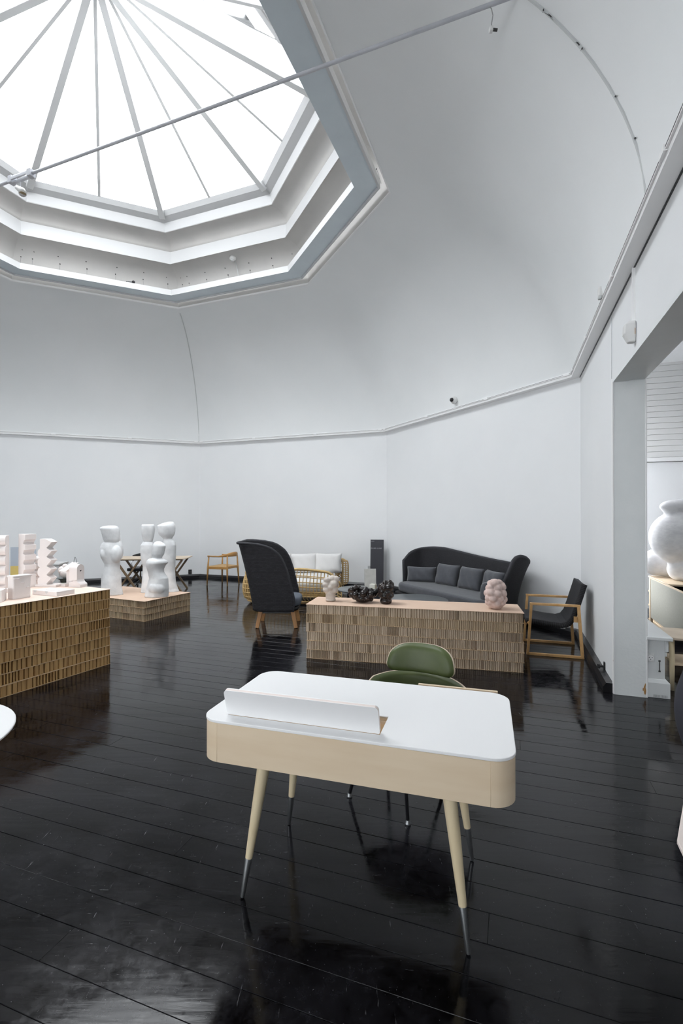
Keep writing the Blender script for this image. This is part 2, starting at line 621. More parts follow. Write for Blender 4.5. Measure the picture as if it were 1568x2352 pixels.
# jamb lining, lintel soffit and a crack above the jamb
mb = MB()
c = wr(2.155 + 0.012, 0.125, 1.40)
RZ = math.atan2(B2.y, B2.x)
mb.box((c.x, c.y, 1.405), (0.252, 0.026, 2.83), RZ)
o = struct('trim_1', mb, M['jamb'], label='grey white painted jamb lining of the wide opening', bevel=0.004)
mb = MB()
for dx in (-0.003, 0.253):
    c = wr(2.155 + 0.006, dx, 1.40)
    mb.box((c.x, c.y, 1.41), (0.012, 0.05, 2.82), RZ)
obj('corner_bead', mb, M['trim'], o, bevel=0.003)
mb = MB()
for cz, dx, sx, sz in ((0.055, 0.25, 0.02, 0.06), (0.085, 0.247, 0.02, 0.045), (0.11, 0.252, 0.02, 0.03), (0.07, 0.236, 0.02, 0.03), (0.30, 0.008, 0.012, 0.035)):
    c = wr(2.155 + 0.028, dx - 0.012, cz)
    mb.sphere(c, sz / 2, 10, 8, (0.32, 0.08, 1.0))
obj('paint_chip', mb, M['chip'], o, label='bare orange brown patches where the paint has chipped')
mb = MB()
a, b = wr(2.15, 0.06), wr(7.2, 0.06)
mid = (a + b) / 2
mb.box((mid.x, mid.y, 2.805), (0.125, (a - b).length, 0.03), RZ)
a, b = wr(2.15, 0.185), wr(7.2, 0.185)
mid = (a + b) / 2
mb.box((mid.x, mid.y, 2.813), (0.125, (a - b).length, 0.03), RZ)
struct('trim_2', mb, M['jamb'], label='grey stepped soffit under the lintel of the opening')
mb = MB()
pts = []
z = 2.84
while z < 3.42:
    pts.append(wr(2.12 + random.uniform(-0.003, 0.003) + (z - 2.84) * 0.03, -0.0015, z))
    z += 0.05
mb.tube(pts, 0.0022, 4)
struct('trim_3', mb, M['crack'], label='thin upright crack above the jamb')

# near jamb, out of frame but real
mb = MB()
c = wr(7.2 - 0.012, 0.125)
mb.box((c.x, c.y, 1.405), (0.252, 0.026, 2.83), RZ)
struct('trim_4', mb, M['jamb'])

# picture rail: box rail with a lip, clips and gap shade painted as dark bars
for i, nm in enumerate(('cornice_left', 'cornice_far_left', 'cornice_far', 'cornice_far_right', 'cornice_right')):
    a, b = RAILPTS[i], RAILPTS[i + 1]
    ao, bo = WALLPTS[i], WALLPTS[i + 1]
    mb = MB()
    mb.prism([(p.x, p.y) for p in (b, a, ao, bo)], RAIL - 0.035, RAIL + 0.03)
    root = struct(nm, mb, M['trim'], label='white box rail where wall and vault meet')
    d = (b - a).normalized()
    inn = Vector((d.y, -d.x))
    mb = MB()
    a1, b1 = a + inn * 0.006, b + inn * 0.006
    mb.bar(v3(a1, RAIL + 0.012), v3(b1, RAIL + 0.012), 0.012, 0.022)
    obj('cable_channel', mb, M['trim'], root)
    mb = MB()
    a1, b1 = a + inn * 0.0125, b + inn * 0.0125
    mb.bar(v3(a1, RAIL + 0.014), v3(b1, RAIL + 0.014), 0.002, 0.006)
    a1, b1 = ao + inn * 0.02, bo + inn * 0.02
    if i == 4:
        mb.bar(v3(a1 - inn * 0.014, RAIL - 0.036), v3(b1 - inn * 0.014, RAIL - 0.036), 0.012, 0.004)
    obj('shadow_bar', mb, M['gap'] if i < 4 else M['blackwood'], root)
    mb = MB()
    n = max(2, int((b - a).length / 1.3))
    for k in range(n + 1):
        p = a.lerp(b, min(0.985, max(0.015, k / n))) + inn * 0.009
        mb.box(v3(p, RAIL + 0.012), (0.085, 0.022, 0.034), math.atan2(d.y, d.x))
    obj('joint_cover', mb, M['trim'], root)

# skirting: thick black board with a sloped top
for i, nm in enumerate(('baseboard_left', 'baseboard_far_left', 'baseboard_far', 'baseboard_far_right', 'baseboard_right')):
    a, b = WALLPTS[i], WALLPTS[i + 1]
    if i == 4:
        b = a.lerp(b, J0)
    d = (b - a).normalized()
    inn = Vector((d.y, -d.x))
    prof = [(0.0, 0.0), (0.085, 0.0), (0.085, 0.05), (0.06, 0.085), (0.0, 0.085)]
    ext = 0.033
    mb = MB()
    for ring in (a + d * (ext if i else 0), b - d * (ext if i < 4 else 0)):
        pass
    ra = [v3(a + inn * x + d * (x * 0.41 if i else 0), z) for x, z in prof]
    rb = [v3(b + inn * x - d * (x * 0.41 if i < 4 else 0), z) for x, z in prof]
    mb.loft([ra, rb])
    struct(nm, mb, M['blackwood'], label='thick black painted skirting board')

# ---- vault
def frac(s):
    return (1 - (1 - s) ** 1.8) ** 0.62


STRIP_R, STRIP_Z = 3.71, 5.775
BK = {k: ring_pt(k, STRIP_R) for k in range(-2, 7)}
NS = 22


def foot(p, a, d):
    return a + d * ((p - a).dot(d))


def vault_face(mb, cols):
    """cols: list of (rail point, ring point); quads between neighbouring columns"""
    full = []
    for (a0, b0), (a1, b1) in zip(cols, cols[1:]):
        full.append((a0, b0))
        k = min(0.4, 0.42 / max(0.1, (a1 - a0).length))
        full.append((a0.lerp(a1, k), b0.lerp(b1, k)))
        full.append((a0.lerp(a1, 1 - k), b0.lerp(b1, 1 - k)))
    full.append(cols[-1])
    for (a0, b0), (a1, b1) in zip(full, full[1:]):
        r0, r1 = [], []
        for j in range(NS + 1):
            s = (j / NS) ** 1.25
            z = RAIL + 0.03 + (STRIP_Z - RAIL - 0.03) * frac(s)
            r0.append(v3(a0.lerp(b0, s), z))
            r1.append(v3(a1.lerp(b1, s), z))
        o = len(mb.v)
        mb.v += [tuple(p) for p in r0] + [tuple(p) for p in r1]
        for j in range(NS):
            mb.f.append((o + j, o + j + 1, o + NS + 2 + j, o + NS + 1 + j))


A3 = foot(BK[3], VK[2], A2)
A6 = foot(BK[6 - 8], VK[-1], A2)
BEND_R = foot(NEAR_R, BK[3], A2)
BEND_L = foot(NEAR_L, BK[-2], A2)
mb = MB()
vault_face(mb, [(NEAR_L, BEND_L), (A6, BK[-2]), (VK[-1], BK[-1])])
vault_face(mb, [(VK[-1], BK[-1]), (VK[0], BK[0])])
vault_face(mb, [(VK[0], BK[0]), (VK[1], BK[1])])
vault_face(mb, [(VK[1], BK[1]), (VK[2], BK[2])])
SEAM_A = VK[2] - A2 * 3.76
SEAM_B = foot(SEAM_A, BK[3], A2)
vault_face(mb, [(VK[2], BK[2]), (SEAM_A, SEAM_B)])
vault_face(mb, [(SEAM_A, SEAM_B), (A3, BK[3]), (NEAR_R, BEND_R)])
# flat part around and behind the lantern, with an opening for the second roof light
lv = max(BK[4].dot(A2), BK[5].dot(A2)) * 0 + min(BK[4].dot(A2), BK[5].dot(A2)) - 0.05
def lev(p0, l):
    return p0 + A2 * (l - p0.dot(A2))
R1, L1 = lev(BK[3], lv), lev(BK[-2], lv)
mb.add([v3(p, STRIP_Z) for p in (BK[3], BK[4], BK[5], BK[-2], L1, R1)], [(0, 1, 5), (1, 2, 4, 5), (2, 3, 4)])
mb.add([v3(p, STRIP_Z) for p in (R1, BEND_R, BEND_L, L1)], [(0, 1, 2, 3)])
ceil = struct('ceiling', mb, M['vault'], label='pale grey coved vault rising from the rail to the lantern')
bmv = bmesh.new()
bmv.from_mesh(ceil.data)
bmesh.ops.remove_doubles(bmv, verts=bmv.verts, dist=0.0005)
bmesh.ops.recalc_face_normals(bmv, faces=bmv.faces)
for f in bmv.faces:
    f.smooth = f.normal.z > -0.9999 and f.normal.z < 0.9999
bmv.to_mesh(ceil.data)
bmv.free()


def vault_pt(a, b, s, dz=0.0):
    z = RAIL + 0.03 + (STRIP_Z - RAIL - 0.03) * frac(s)
    return v3(a.lerp(b, s), z + dz)


# seams along two of the vault's arrises
mb = MB()
mb.tube([vault_pt(VK[0], BK[0], (j / 40) ** 1.3 * 0.93, -0.006) for j in range(41)], 0.011, 5)
struct('trim_5', mb, M['conduit'], label='thin grey cable running up the far arris of the vault')
mb = MB()
mb.tube([vault_pt(SEAM_A, SEAM_B, (j / 40) ** 1.3 * 0.62, -0.006) for j in range(41)], 0.011, 6)
sm = struct('trim_6', mb, M['conduit'], label='curved cable seam on the vault above the right wall')
mb = MB()
for s, l in ((0.028, 0.05), (0.07, 0.05), (0.15, 0.05), (0.21, 0.10), (0.225, 0.13), (0.32, 0.06), (0.345, 0.25)):
    p, q = vault_pt(SEAM_A, SEAM_B, s, -0.012), vault_pt(SEAM_A, SEAM_B, s + l * 0.35, -0.014)
    mb.tube([p, (p + q) / 2 + v3(A2 * random.uniform(-0.012, 0.012), 0.0), q], 0.005, 4)
for s in (0.028, 0.072, 0.15, 0.245):
    p = vault_pt(SEAM_A, SEAM_B, s, -0.014)
    mb.bar(p + v3(A2 * 0.03, 0.02), p - v3(A2 * 0.03, 0.02), 0.006, 0.006)
obj('torn_tape', mb, M['stain'], sm, label='dark torn bits of tape')
# long hairline crack further right on the vault
mb = MB()
pts = []
A4, B4 = VK[2] - A2 * 4.35, SEAM_B - A2 * 0.59
for j in range(26):
    s = 0.05 + 0.36 * j / 25
    p = vault_pt(A4, B4, s, -0.004) + v3(A2 * (0.03 * math.sin(j * 1.1) + random.uniform(-0.012, 0.012)), 0)
    pts.append(p)
mb.tube(pts[2:12], 0.0035, 4)
mb.tube(pts[14:], 0.0035, 4)
struct('trim_7', mb, M['crack'], label='wandering hairline crack in the vault plaster')

# ---- lantern: stepped octagon
def oct_band(name, prof, m, label, smooth=False, parent=None):
    mb = MB()
    for k in range(-1, 7):
        r0, r1 = [], []
        for R, z in prof:
            r0.append(v3(ring_pt(k, R), z))
            r1.append(v3(ring_pt(k + 1 if k < 6 else -1, R), z))
        o = len(mb.v)
        n = len(prof)
        mb.v += [tuple(p) for p in r0] + [tuple(p) for p in r1]
        for j in range(n - 1):
            mb.f.append((o + j, o + j + 1, o + n + j + 1, o + n + j))
    ob = struct(name, mb, m, parent, label=label)
    if smooth:
        for p in ob.data.polygons:
            p.use_smooth = True
    return ob


oct_band('trim_8', [(3.705, 5.774), (3.726, 5.768), (3.735, 5.86)], M['trim'], 'thin white lip where the vault ends below the lantern')
bd = oct_band('trim_9', [(3.585, 5.938), (3.59, 5.83), (3.56, 5.826), (3.558, 5.852)], M['ring'], 'thin white bead beside the lantern soffit')
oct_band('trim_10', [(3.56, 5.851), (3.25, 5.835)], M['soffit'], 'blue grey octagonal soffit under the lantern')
oct_band('trim_11', [(3.25, 5.835), (3.243, 5.938), (3.586, 5.938)], M['ring'], 'bright white octagonal fascia above the soffit')
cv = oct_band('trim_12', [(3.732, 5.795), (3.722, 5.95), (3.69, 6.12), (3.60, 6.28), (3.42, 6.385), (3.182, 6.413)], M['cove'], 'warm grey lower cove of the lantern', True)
oct_band('trim_13', [(3.182, 6.405), (3.205, 6.647), (3.26, 6.66)], M['ring'], 'white middle band of the lantern')
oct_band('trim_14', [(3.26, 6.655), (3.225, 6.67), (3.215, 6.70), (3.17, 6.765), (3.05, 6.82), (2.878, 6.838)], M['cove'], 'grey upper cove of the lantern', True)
oct_band('trim_15', [(2.885, 6.832), (2.845, 6.989), (2.72, 7.03), (2.66, 7.10)], M['ring'], 'white curb under the roof glass')

# screws with thin drip lines on the lower cove
mb = MB()
mb2 = MB()
for k in range(-1, 3):
    p0, p1 = ring_pt(k, 3.69), ring_pt(k + 1, 3.69)
    for t in (0.04, 0.10, 0.25, 0.42, 0.6, 0.78, 0.93):
        for z, R in ((6.31, 0.125), (6.21, 0.045)):
            p = p0.lerp(p1, t + random.uniform(-0.01, 0.01))
            inn = (CEN - p).normalized()
            q = p + inn * R
            mb.sphere(v3(q, z), 0.012, 6, 4)
            if z < 6.25:
                mb2.bar(v3(p + inn * 0.045, z), v3(p - inn * 0.015, 6.02), 0.004, 0.004)
obj('screw', mb, M['stain'], cv)
obj('drip_line', mb2, M['gap'], cv)
for t in (0.15, 0.28, 0.42, 0.6):
    p = ring_pt(2, 3.715).lerp(ring_pt(3, 3.715), t)
    mb = MB()
    mb.sphere(v3(p, 5.90), 0.016, 8, 6)
    obj('screw', mb, M['stain'], cv)

# roof glazing
APEX = Vector((CEN.x, CEN.y, 8.5))
win = bpy.data.objects.new('window_1', None)
COL.objects.link(win)
win['kind'] = 'structure'
win['label'] = 'octagonal glass lantern roof with white rafters meeting at a peak'
GR, GZ = 2.76, 7.05
corners = [v3(ring_pt(k, GR), GZ) for k in range(-1, 7)]
for k in range(8):
    a, b = corners[k], corners[(k + 1) % 8]
    m_ = (a + b) / 2
    for p, q in ((a, m_), (m_, b)):
        mb = MB()
        up = Vector((0, 0, 0.004))
        s_ = 0.02
        cc = (p + q + APEX) / 3
        pts = [x.lerp(cc, 0.004) + Vector((0, 0, 0.10)) for x in (p, q, APEX)]
        mb.add(pts, [(0, 1, 2)])
        obj('glass_pane', mb, M['glass'], win)
    mb = MB()
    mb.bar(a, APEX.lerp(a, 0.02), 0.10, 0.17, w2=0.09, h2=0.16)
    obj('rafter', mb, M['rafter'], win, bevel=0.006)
    mb = MB()
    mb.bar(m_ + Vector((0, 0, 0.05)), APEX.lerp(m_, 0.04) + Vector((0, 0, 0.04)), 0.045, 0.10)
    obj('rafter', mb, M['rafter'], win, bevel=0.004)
mb = MB()
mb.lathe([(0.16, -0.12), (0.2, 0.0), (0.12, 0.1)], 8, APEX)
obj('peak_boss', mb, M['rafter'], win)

# unseen tall windows added in the near wall, for light from behind the camera
w2 = bpy.data.objects.new('added_window_2', None)
COL.objects.link(w2)
w2['kind'] = 'structure'
NWX = math.atan2((NEAR_L - NEAR_R).y, (NEAR_L - NEAR_R).x)
for s0, s1 in ADDED_WIN:
    for k in range(2):
        for m_ in range(3):
            t0, t1 = s0 + (s1 - s0) * k / 2, s0 + (s1 - s0) * (k + 1) / 2
            z0, z1 = WZ0 + (WZ1 - WZ0) * m_ / 3, WZ0 + (WZ1 - WZ0) * (m_ + 1) / 3
            p, q = near_pt(t0, 0.2), near_pt(t1, 0.2)
            mb = MB()
            mb.add([v3(p, z0), v3(q, z0), v3(q, z1), v3(p, z1)], [(0, 1, 2, 3)])
            obj('glass_pane', mb, M['glass'], w2)
    mb = MB()
    for t in (s0, (s0 + s1) / 2, s1):
        p = near_pt(t, 0.2)
        mb.box(v3(p, (WZ0 + WZ1) / 2), (0.06, 0.06, WZ1 - WZ0), NWX)
    for m_ in range(4):
        z = WZ0 + (WZ1 - WZ0) * m_ / 3
        mb.bar(v3(near_pt(s0, 0.2), z), v3(near_pt(s1, 0.2), z), 0.05, 0.05)
    obj('window_frame', mb, M['trim'], w2)
    c = near_pt((s0 + s1) / 2, 0.1)
    po = portal('near_portal', (c.x, c.y, (WZ0 + WZ1) / 2), s1 - s0, WZ1 - WZ0)
    po.rotation_euler = Vector((A2.x, A2.y, 0)).to_track_quat('-Z', 'Y').to_euler()
po = portal('hall_portal', (CEN.x, CEN.y, 7.0), 5.7, 5.7)
po.rotation_euler = (0, 0, TH + PI / 8)
# tie rod with turnbuckle
RODZ = 4.96
ra = Vector((1.16, 3.085, RODZ))
rm = Vector((-3.20, 4.783, RODZ))
rd = (rm - ra).normalized()
rb = rm + rd * 4.55
rod = thing('tie_rod', 'thin grey steel tie rod crossing under the glass lantern', 'tie rod', tuple(rm))
mb = MB()
mb.tube([ra - rm, rd * -0.17], 0.0145, 10)
mb.tube([rd * 0.13, rb - rm], 0.0145, 10)
obj('rod', mb, M['steel'], rod, smooth=True)
mb = MB()
side = Vector((rd.y, -rd.x, 0)).normalized()
for s in (-1, 1):
    mb.bar(rd * -0.14 + side * (0.024 * s) , rd * 0.10 + side * (0.024 * s), 0.014, 0.03)
    mb.bar(rd * -0.14 + Vector((0, 0, 0.03 * s)), rd * 0.10 + Vector((0, 0, 0.03 * s)), 0.03, 0.014)
for t in (-0.155, 0.115):
    mb.bar(rd * (t - 0.025), rd * (t + 0.025), 0.062, 0.07)
obj('turnbuckle', mb, M['steel'], rod, bevel=0.004)
lamp = thing('spotlight', 'small white spotlight hanging below the turnbuckle of the tie rod', 'lamp', (rm.x + 0.0, rm.y, RODZ))
mb = MB()
mb.tube([(0, 0, -0.03), (0.005, 0, -0.10)], 0.004, 5)
obj('wire', mb, M['steel'], lamp)
mb = MB()
mb.tube([(-0.03, -0.01, -0.10), (0.02, 0.0, -0.13), (0.04, -0.02, -0.17)], [0.02, 0.032, 0.036], 12)
obj('housing', mb, M['plastic'], lamp, smooth=True)
mb = MB()
mb.lathe([(0.028, -0.003), (0.03, 0.0), (0.026, 0.003)], 12, (0.041, -0.021, -0.172))
obj('lens', mb, M['lens'], lamp)

# dangling plug below the rod's end
plug = thing('dangling_plug', 'small white plug dangling on a thin wire from the tie rod end', 'plug', (0.97, 3.155, RODZ))
mb = MB()
mb.tube([(0, 0, 0), (0.018, 0, -0.03), (0.026, 0, -0.07), (0.02, 0, -0.11), (0.014, 0, -0.15)], 0.003, 5)
obj('wire', mb, M['gap'], plug)
mb = MB()
mb.box((0.014, 0, -0.165), (0.022, 0.03, 0.03))
obj('plug_body', mb, M['plastic'], plug, bevel=0.004)
mb = MB()
mb.tube([(0.022, 0, -0.165), (0.055, 0, -0.168)], 0.009, 8)
obj('plug_pin', mb, M['stain'], plug)

# smoke detector on the cove with its cable
sd = thing('smoke_detector', 'round white smoke detector on the lower cove of the lantern', 'detector', (-2.02, 8.93, 6.375))
mb = MB()
mb.lathe([(0.06, 0.02), (0.06, -0.02), (0.045, -0.035), (0.02, -0.04)], 16)
obj('housing', mb, M['plastic'], sd, smooth=True)
mb = MB()
mb.lathe([(0.03, -0.04), (0.03, -0.055), (0.012, -0.06)], 12)
obj('sensor_cap', mb, M['ring'], sd, smooth=True)
mb = MB()
mb.tube([(0.02, 0.03, 0.0), (0.05, 0.12, -0.10), (0.07, 0.16, -0.25), (0.08, 0.17, -0.43)], 0.007, 5)
obj('cable', mb, M['conduit'], sd)

# dome camera on the far right vault foot
dc = thing('dome_camera', 'small white dome security camera above the far right rail', 'camera', (1.955, 8.38, 3.60))
mb = MB()
mb.sphere((0, 0, 0), 0.062, 14, 10, (1, 0.9, 1.05))
obj('housing', mb, M['plastic'], dc, smooth=True)
mb = MB()
mb.sphere((-0.045, -0.028, -0.002), 0.036, 12, 8)
obj('lens_dome', mb, M['black_plastic'], dc, smooth=True)

# movement detectors and conduit on the right wall
p = wr(3.0, -0.03, 2.955)
md_ = thing('motion_detector', 'white wedge shaped motion detector above the opening, below its upright conduit', 'detector', tuple(p), RZ)
mb = MB()
mb.loft([[(-0.02, -0.025, -0.085), (0.028, -0.03, -0.085), (0.028, 0.03, -0.085), (-0.02, 0.025, -0.085)],
         [(-0.05, -0.035, -0.02), (0.028, -0.04, -0.02), (0.028, 0.04, -0.02), (-0.05, 0.035, -0.02)],
         [(-0.045, -0.035, 0.05), (0.028, -0.04, 0.05), (0.028, 0.04, 0.05), (-0.045, 0.035, 0.05)],
         [(-0.01, -0.03, 0.075), (0.028, -0.03, 0.075), (0.028, 0.03, 0.075), (-0.01, 0.03, 0.075)]])
obj('housing', mb, M['plastic'], md_, bevel=0.01, segs=3)
mb = MB()
mb.bar((0.022, -0.0, 0.07), (0.022, 0.0, 0.475), 0.026, 0.018)
obj('conduit', mb, M['trim'], md_)
mb = MB()
mb.box((0.02, -0.0405, -0.01), (0.003, 0.003, 0.045))
obj('tamper_mark', mb, M['chip'], md_)
p = wr(2.36, -0.125, 3.545)
al = thing('alarm_sensor', 'small white alarm sensor on the vault above the rail corner', 'detector', tuple(p), RZ)
mb = MB()
mb.box((0, 0, 0.0), (0.045, 0.06, 0.085))
obj('housing', mb, M['plastic'], al, bevel=0.014, segs=3)
mb = MB()
mb.box((-0.01, -0.01, -0.055), (0.03, 0.035, 0.03))
obj('bracket', mb, M['conduit'], al, bevel=0.008)
# small black bits: debris on the fascia, hook on the skirting, socket on the far wall
p = ring_pt(-1, 3.30).lerp(ring_pt(0, 3.30), 0.70)
mb = MB()
mb.box((0, 0, 0.02), (0.09, 0.04, 0.04), 0.2)
mb.sphere((0.07, 0, 0.03), 0.03, 8, 6)
mb.sphere((-0.05, 0.0, 0.03), 0.022, 8, 6)
o = obj('clamp', mb, M['black_plastic'])
o.location = v3(p, 5.938)
tag(o, 'small dark clamp left lying on the white fascia of the lantern', 'clamp')
p = wr(1.74, -0.012, 0.0)
hk = thing('wall_bracket', 'small black bracket low on the right wall near the jamb', 'bracket', tuple(p), RZ)
mb = MB()
mb.box((0.004, 0, 0.115), (0.014, 0.035, 0.09))
obj('plate', mb, M['black_plastic'], hk, bevel=0.004)
mb = MB()
mb.tube([(0.0, 0, 0.115), (-0.045, 0, 0.115)], 0.011, 8)
mb.tube([(-0.045, 0, 0.095), (-0.045, 0, 0.135)], 0.014, 8)
obj('peg', mb, M['black_plastic'], hk)
d = (WALLPTS[2] - WALLPTS[1]).normalized()
p = WALLPTS[2] - d * 0.25 + Vector((d.y, -d.x)) * 0.012
so = thing('wall_socket', 'square black wall socket above the far skirting', 'socket', (p.x, p.y, 0.15), math.atan2(d.y, d.x))
mb = MB()
mb.box((0, 0, 0), (0.085, 0.02, 0.11))
obj('plate', mb, M['black_plastic'], so, bevel=0.006)
mb = MB()
mb.box((0, -0.012, 0), (0.05, 0.006, 0.05))
obj('outlet', mb, M['stain'], so)

# ------------------------------------------------------------------ floor boards
fl = MB()
fl.box((-1.5, 4.0, -0.075), (24, 24, 0.05))
floor = struct('floor', fl, M['under'], label='glossy black painted board floor')
WP = WALLOUT


def clip_row(nd):
    """a-level nd: range along B2 that lies inside the room polygon"""
    lo, hi = -1e9, 1e9
    n = len(WP)
    for i in range(n):
        p, q = WP[i], WP[(i + 1) % n]
        d = (q - p).normalized()
        nrm = Vector((-d.y, d.x))            # outward
        base = A2 * nd - p
        den = B2.dot(nrm)
        num = -base.dot(nrm)
        if abs(den) < 1e-6:
            if num < 0:
                return None
            continue
        t = num / den
        if den > 0:
            hi = min(hi, t)
        else:
            lo = max(lo, t)
    return (lo, hi) if hi > lo + 0.05 else None


PW = 0.15
rows = []
nd = -1.115
OPEN_HI = WALLPTS[4].dot(A2) - 2.155
OPEN_LO = WALLPTS[4].dot(A2) - 7.2
while nd < 13.2:
    w = PW + random.uniform(-0.003, 0.003)
    r = clip_row(nd + w / 2)
    if r:
        lo, hi = r
        if nd > 9 or nd + w < 7.5:
            pass
        if WALLPTS[4].dot(A2) - 8.5 < nd < WALLPTS[4].dot(A2) + 2.6:
            hi = 6.2 + WALLPTS[4].dot(B2)
        rows.append((nd, w, lo, hi))
    nd += w


def plank(b0, b1, n0, n1, dz, tilt):
    mb = MB()
    g, ch = 0.0007, 0.0013
    def P(b, n, z):
        p = B2 * b + A2 * n
        return (p.x, p.y, z)
    z0, z1 = dz - tilt, dz + tilt
    for b in (b0, b1):
        mb.v += [P(b, n0 + g, -0.03), P(b, n0 + g, z0 - ch), P(b, n0 + g + ch, z0), P(b, n1 - g - ch, z1), P(b, n1 - g, z1 - ch), P(b, n1 - g, -0.03)]
    for k in range(5):
        mb.f.append((k, k + 1, k + 7, k + 6))
    mb.f += [(0, 1, 2, 3, 4, 5), (11, 10, 9, 8, 7, 6)]
    obj('plank', mb, M['floor'], floor)


for i, (n0, w, lo, hi) in enumerate(rows):
    cuts = [lo]
    if n0 > 11.0 or random.random() < 0.35:
        pass
    L = hi - lo
    if L > 7:
        cuts.append(lo + L * random.uniform(0.25, 0.75))
    if L > 13:
        cuts.append(lo + L * random.uniform(0.1, 0.9))
    cuts = sorted(cuts) + [hi]
    for a, b in zip(cuts, cuts[1:]):
        if b - a < 0.3:
            continue
        plank(a + 0.001, b - 0.001, n0, n0 + w, -0.001 + random.uniform(-0.0004, 0.0004), random.uniform(-0.0004, 0.0004))

# ------------------------------------------------------------------ the next room, seen through the opening
BW = WALLPTS[4].dot(B2) + 0.25
AW = WALLPTS[4].dot(A2)


def nx(a, b, z=0.0):
    """next room: a metres along the hall from the far corner level (minus is towards the camera), b metres right of the wall's inner face"""
    p = A2 * (AW + a) + B2 * (WALLPTS[4].dot(B2) + b)
    return Vector((p.x, p.y, z))


mb = MB()
c = nx(2.6, 3.2)
mb.box((c.x, c.y, 1.25), (6.6, 0.2, 2.5), RZ)
nr = struct('wall_far_next_room', mb, M['wall'], label='white far wall of the next room')
mb = MB()
c = nx(2.48, 3.2)
mb.box((c.x, c.y, 2.545), (6.6, 0.06, 0.07), RZ)
obj('ledge_strip', mb, M['trim'], nr, bevel=0.01)
mb = MB()
c = nx(2.62, 3.2)
mb.box((c.x, c.y, 3.4), (6.6, 0.14, 1.8), RZ)
up = struct('wall_far_upper', mb, M['gap'], label='white horizontal boarding above the ledge in the next room')
for i in range(18):
    mb = MB()
    c = nx(2.53, 3.2)
    mb.box((c.x, c.y, 2.635 + i * 0.098), (6.6, 0.03 + random.uniform(0, 0.004), 0.094), RZ)
    obj('board', mb, M['board_white'], up, bevel=0.003, segs=1)
for nm, a, b, sx, sy in (('wall_right_next_room', -2.9, 6.5, 0.2, 11.2), ('wall_near_next_room', -8.5, 3.3, 6.6, 0.2)):
    mb = MB()
    c = nx(a, b)
    mb.box((c.x, c.y, 2.1), (sx, sy, 4.3), RZ)
    struct(nm, mb, M['wall'])
mb = MB()
def ring4(a0, a1, b0, b1, z):
    return [nx(a0, b0, z), nx(a1, b0, z), nx(a1, b1, z), nx(a0, b1, z)]
mb.add(ring4(-8.6, 2.75, 0.2, 6.6, 4.2) + ring4(-4.1, -2.0, 2.6, 4.4, 4.2), [(0, 1, 5, 4), (1, 2, 6, 5), (2, 3, 7, 6), (3, 0, 4, 7)])
struct('ceiling_next_room', mb, M['wall'])
mb = MB()
mb.add([nx(-8.6, 0.24, 3.5), nx(2.75, 0.24, 3.5), nx(2.75, 0.24, 4.25), nx(-8.6, 0.24, 4.25)], [(0, 1, 2, 3)])
struct('wall_left_next_room', mb, M['wall'])
w3 = bpy.data.objects.new('window_3', None)
COL.objects.link(w3)
w3['kind'] = 'structure'
for i in range(6):
    a0, a1 = -4.1 + 0.35 * i, -4.1 + 0.35 * (i + 1)
    mb = MB()
    mb.add([nx(a0, 2.6, 4.3), nx(a1, 2.6, 4.3), nx(a1, 4.4, 4.3), nx(a0, 4.4, 4.3)], [(0, 1, 2, 3)])
    obj('glass_pane', mb, M['glass'], w3)
    mb = MB()
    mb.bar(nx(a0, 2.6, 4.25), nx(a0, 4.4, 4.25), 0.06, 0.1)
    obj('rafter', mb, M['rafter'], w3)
mb = MB()
lo, hi_ = ring4(-4.1, -2.0, 2.6, 4.4, 4.2), ring4(-4.1, -2.0, 2.6, 4.4, 4.32)
mb.add(lo + hi_, [(0, 1, 5, 4), (1, 2, 6, 5), (2, 3, 7, 6), (3, 0, 4, 7)])
obj('curb', mb, M['ring'], w3)
c = nx(-3.05, 3.5, 4.22)
po = portal('next_portal', tuple(c), 1.8, 2.1)
po.rotation_euler = (0, 0, RZ)

# low white ledge unit behind the jamb
led = thing('wall_ledge', 'low white painted ledge with moulded corbel beside the jamb', 'ledge', tuple(nx(-2.14, 0.25)), RZ)
mb = MB()
mb.box((0.075, 2.0, 0.30), (0.15, 4.0, 0.42))
obj('body', mb, M['ledge'], led, bevel=0.004)
mb = MB()
mb.box((0.10, 1.98, 0.522), (0.20, 4.06, 0.032))
obj('shelf_board', mb, M['ledge'], led, bevel=0.006)
mb = MB()
mb.prism([(0.15, -0.002), (0.15, 4.0), (0.178, 4.0), (0.178, -0.002)], 0.40, 0.505)
mb.prism([(0.15, -0.002), (0.15, 4.0), (0.165, 4.0), (0.165, -0.002)], 0.36, 0.40)
obj('corbel_moulding', mb, M['ledge'], led, bevel=0.012, segs=3)
mb = MB()
mb.loft([[(0, -0.02, 0.0), (0.185, -0.02, 0.0), (0.185, 4.0, 0.0), (0, 4.0, 0.0)],
         [(0, -0.02, 0.13), (0.185, -0.02, 0.13), (0.185, 4.0, 0.13), (0, 4.0, 0.13)],
         [(0, -0.006, 0.16), (0.155, -0.006, 0.16), (0.155, 4.0, 0.16), (0, 4.0, 0.16)]])
obj('skirting', mb, M['ledge'], led, bevel=0.003)
mb = MB()
for i in range(12):
    mb.box((0.06 + i * 0.009, -0.0215, 0.018), (0.003, 0.002, 0.022))
obj('vent_grille', mb, M['gap'], led)
mb = MB()
mb.box((0.108, -0.003, 0.275), (0.006, 0.006, 0.075))
mb.box((0.108, -0.002, 0.32), (0.016, 0.004, 0.012))
mb.box((0.108, -0.002, 0.23), (0.016, 0.004, 0.012))
obj('latch', mb, M['stain'], led, label='narrow dark latch slot')
sk = thing('power_socket', 'square white power socket on the end of the white ledge', 'socket', tuple(nx(-2.143, 0.288, 0.345)), RZ)
mb = MB()
mb.box((0, -0.006, 0), (0.058, 0.012, 0.07))
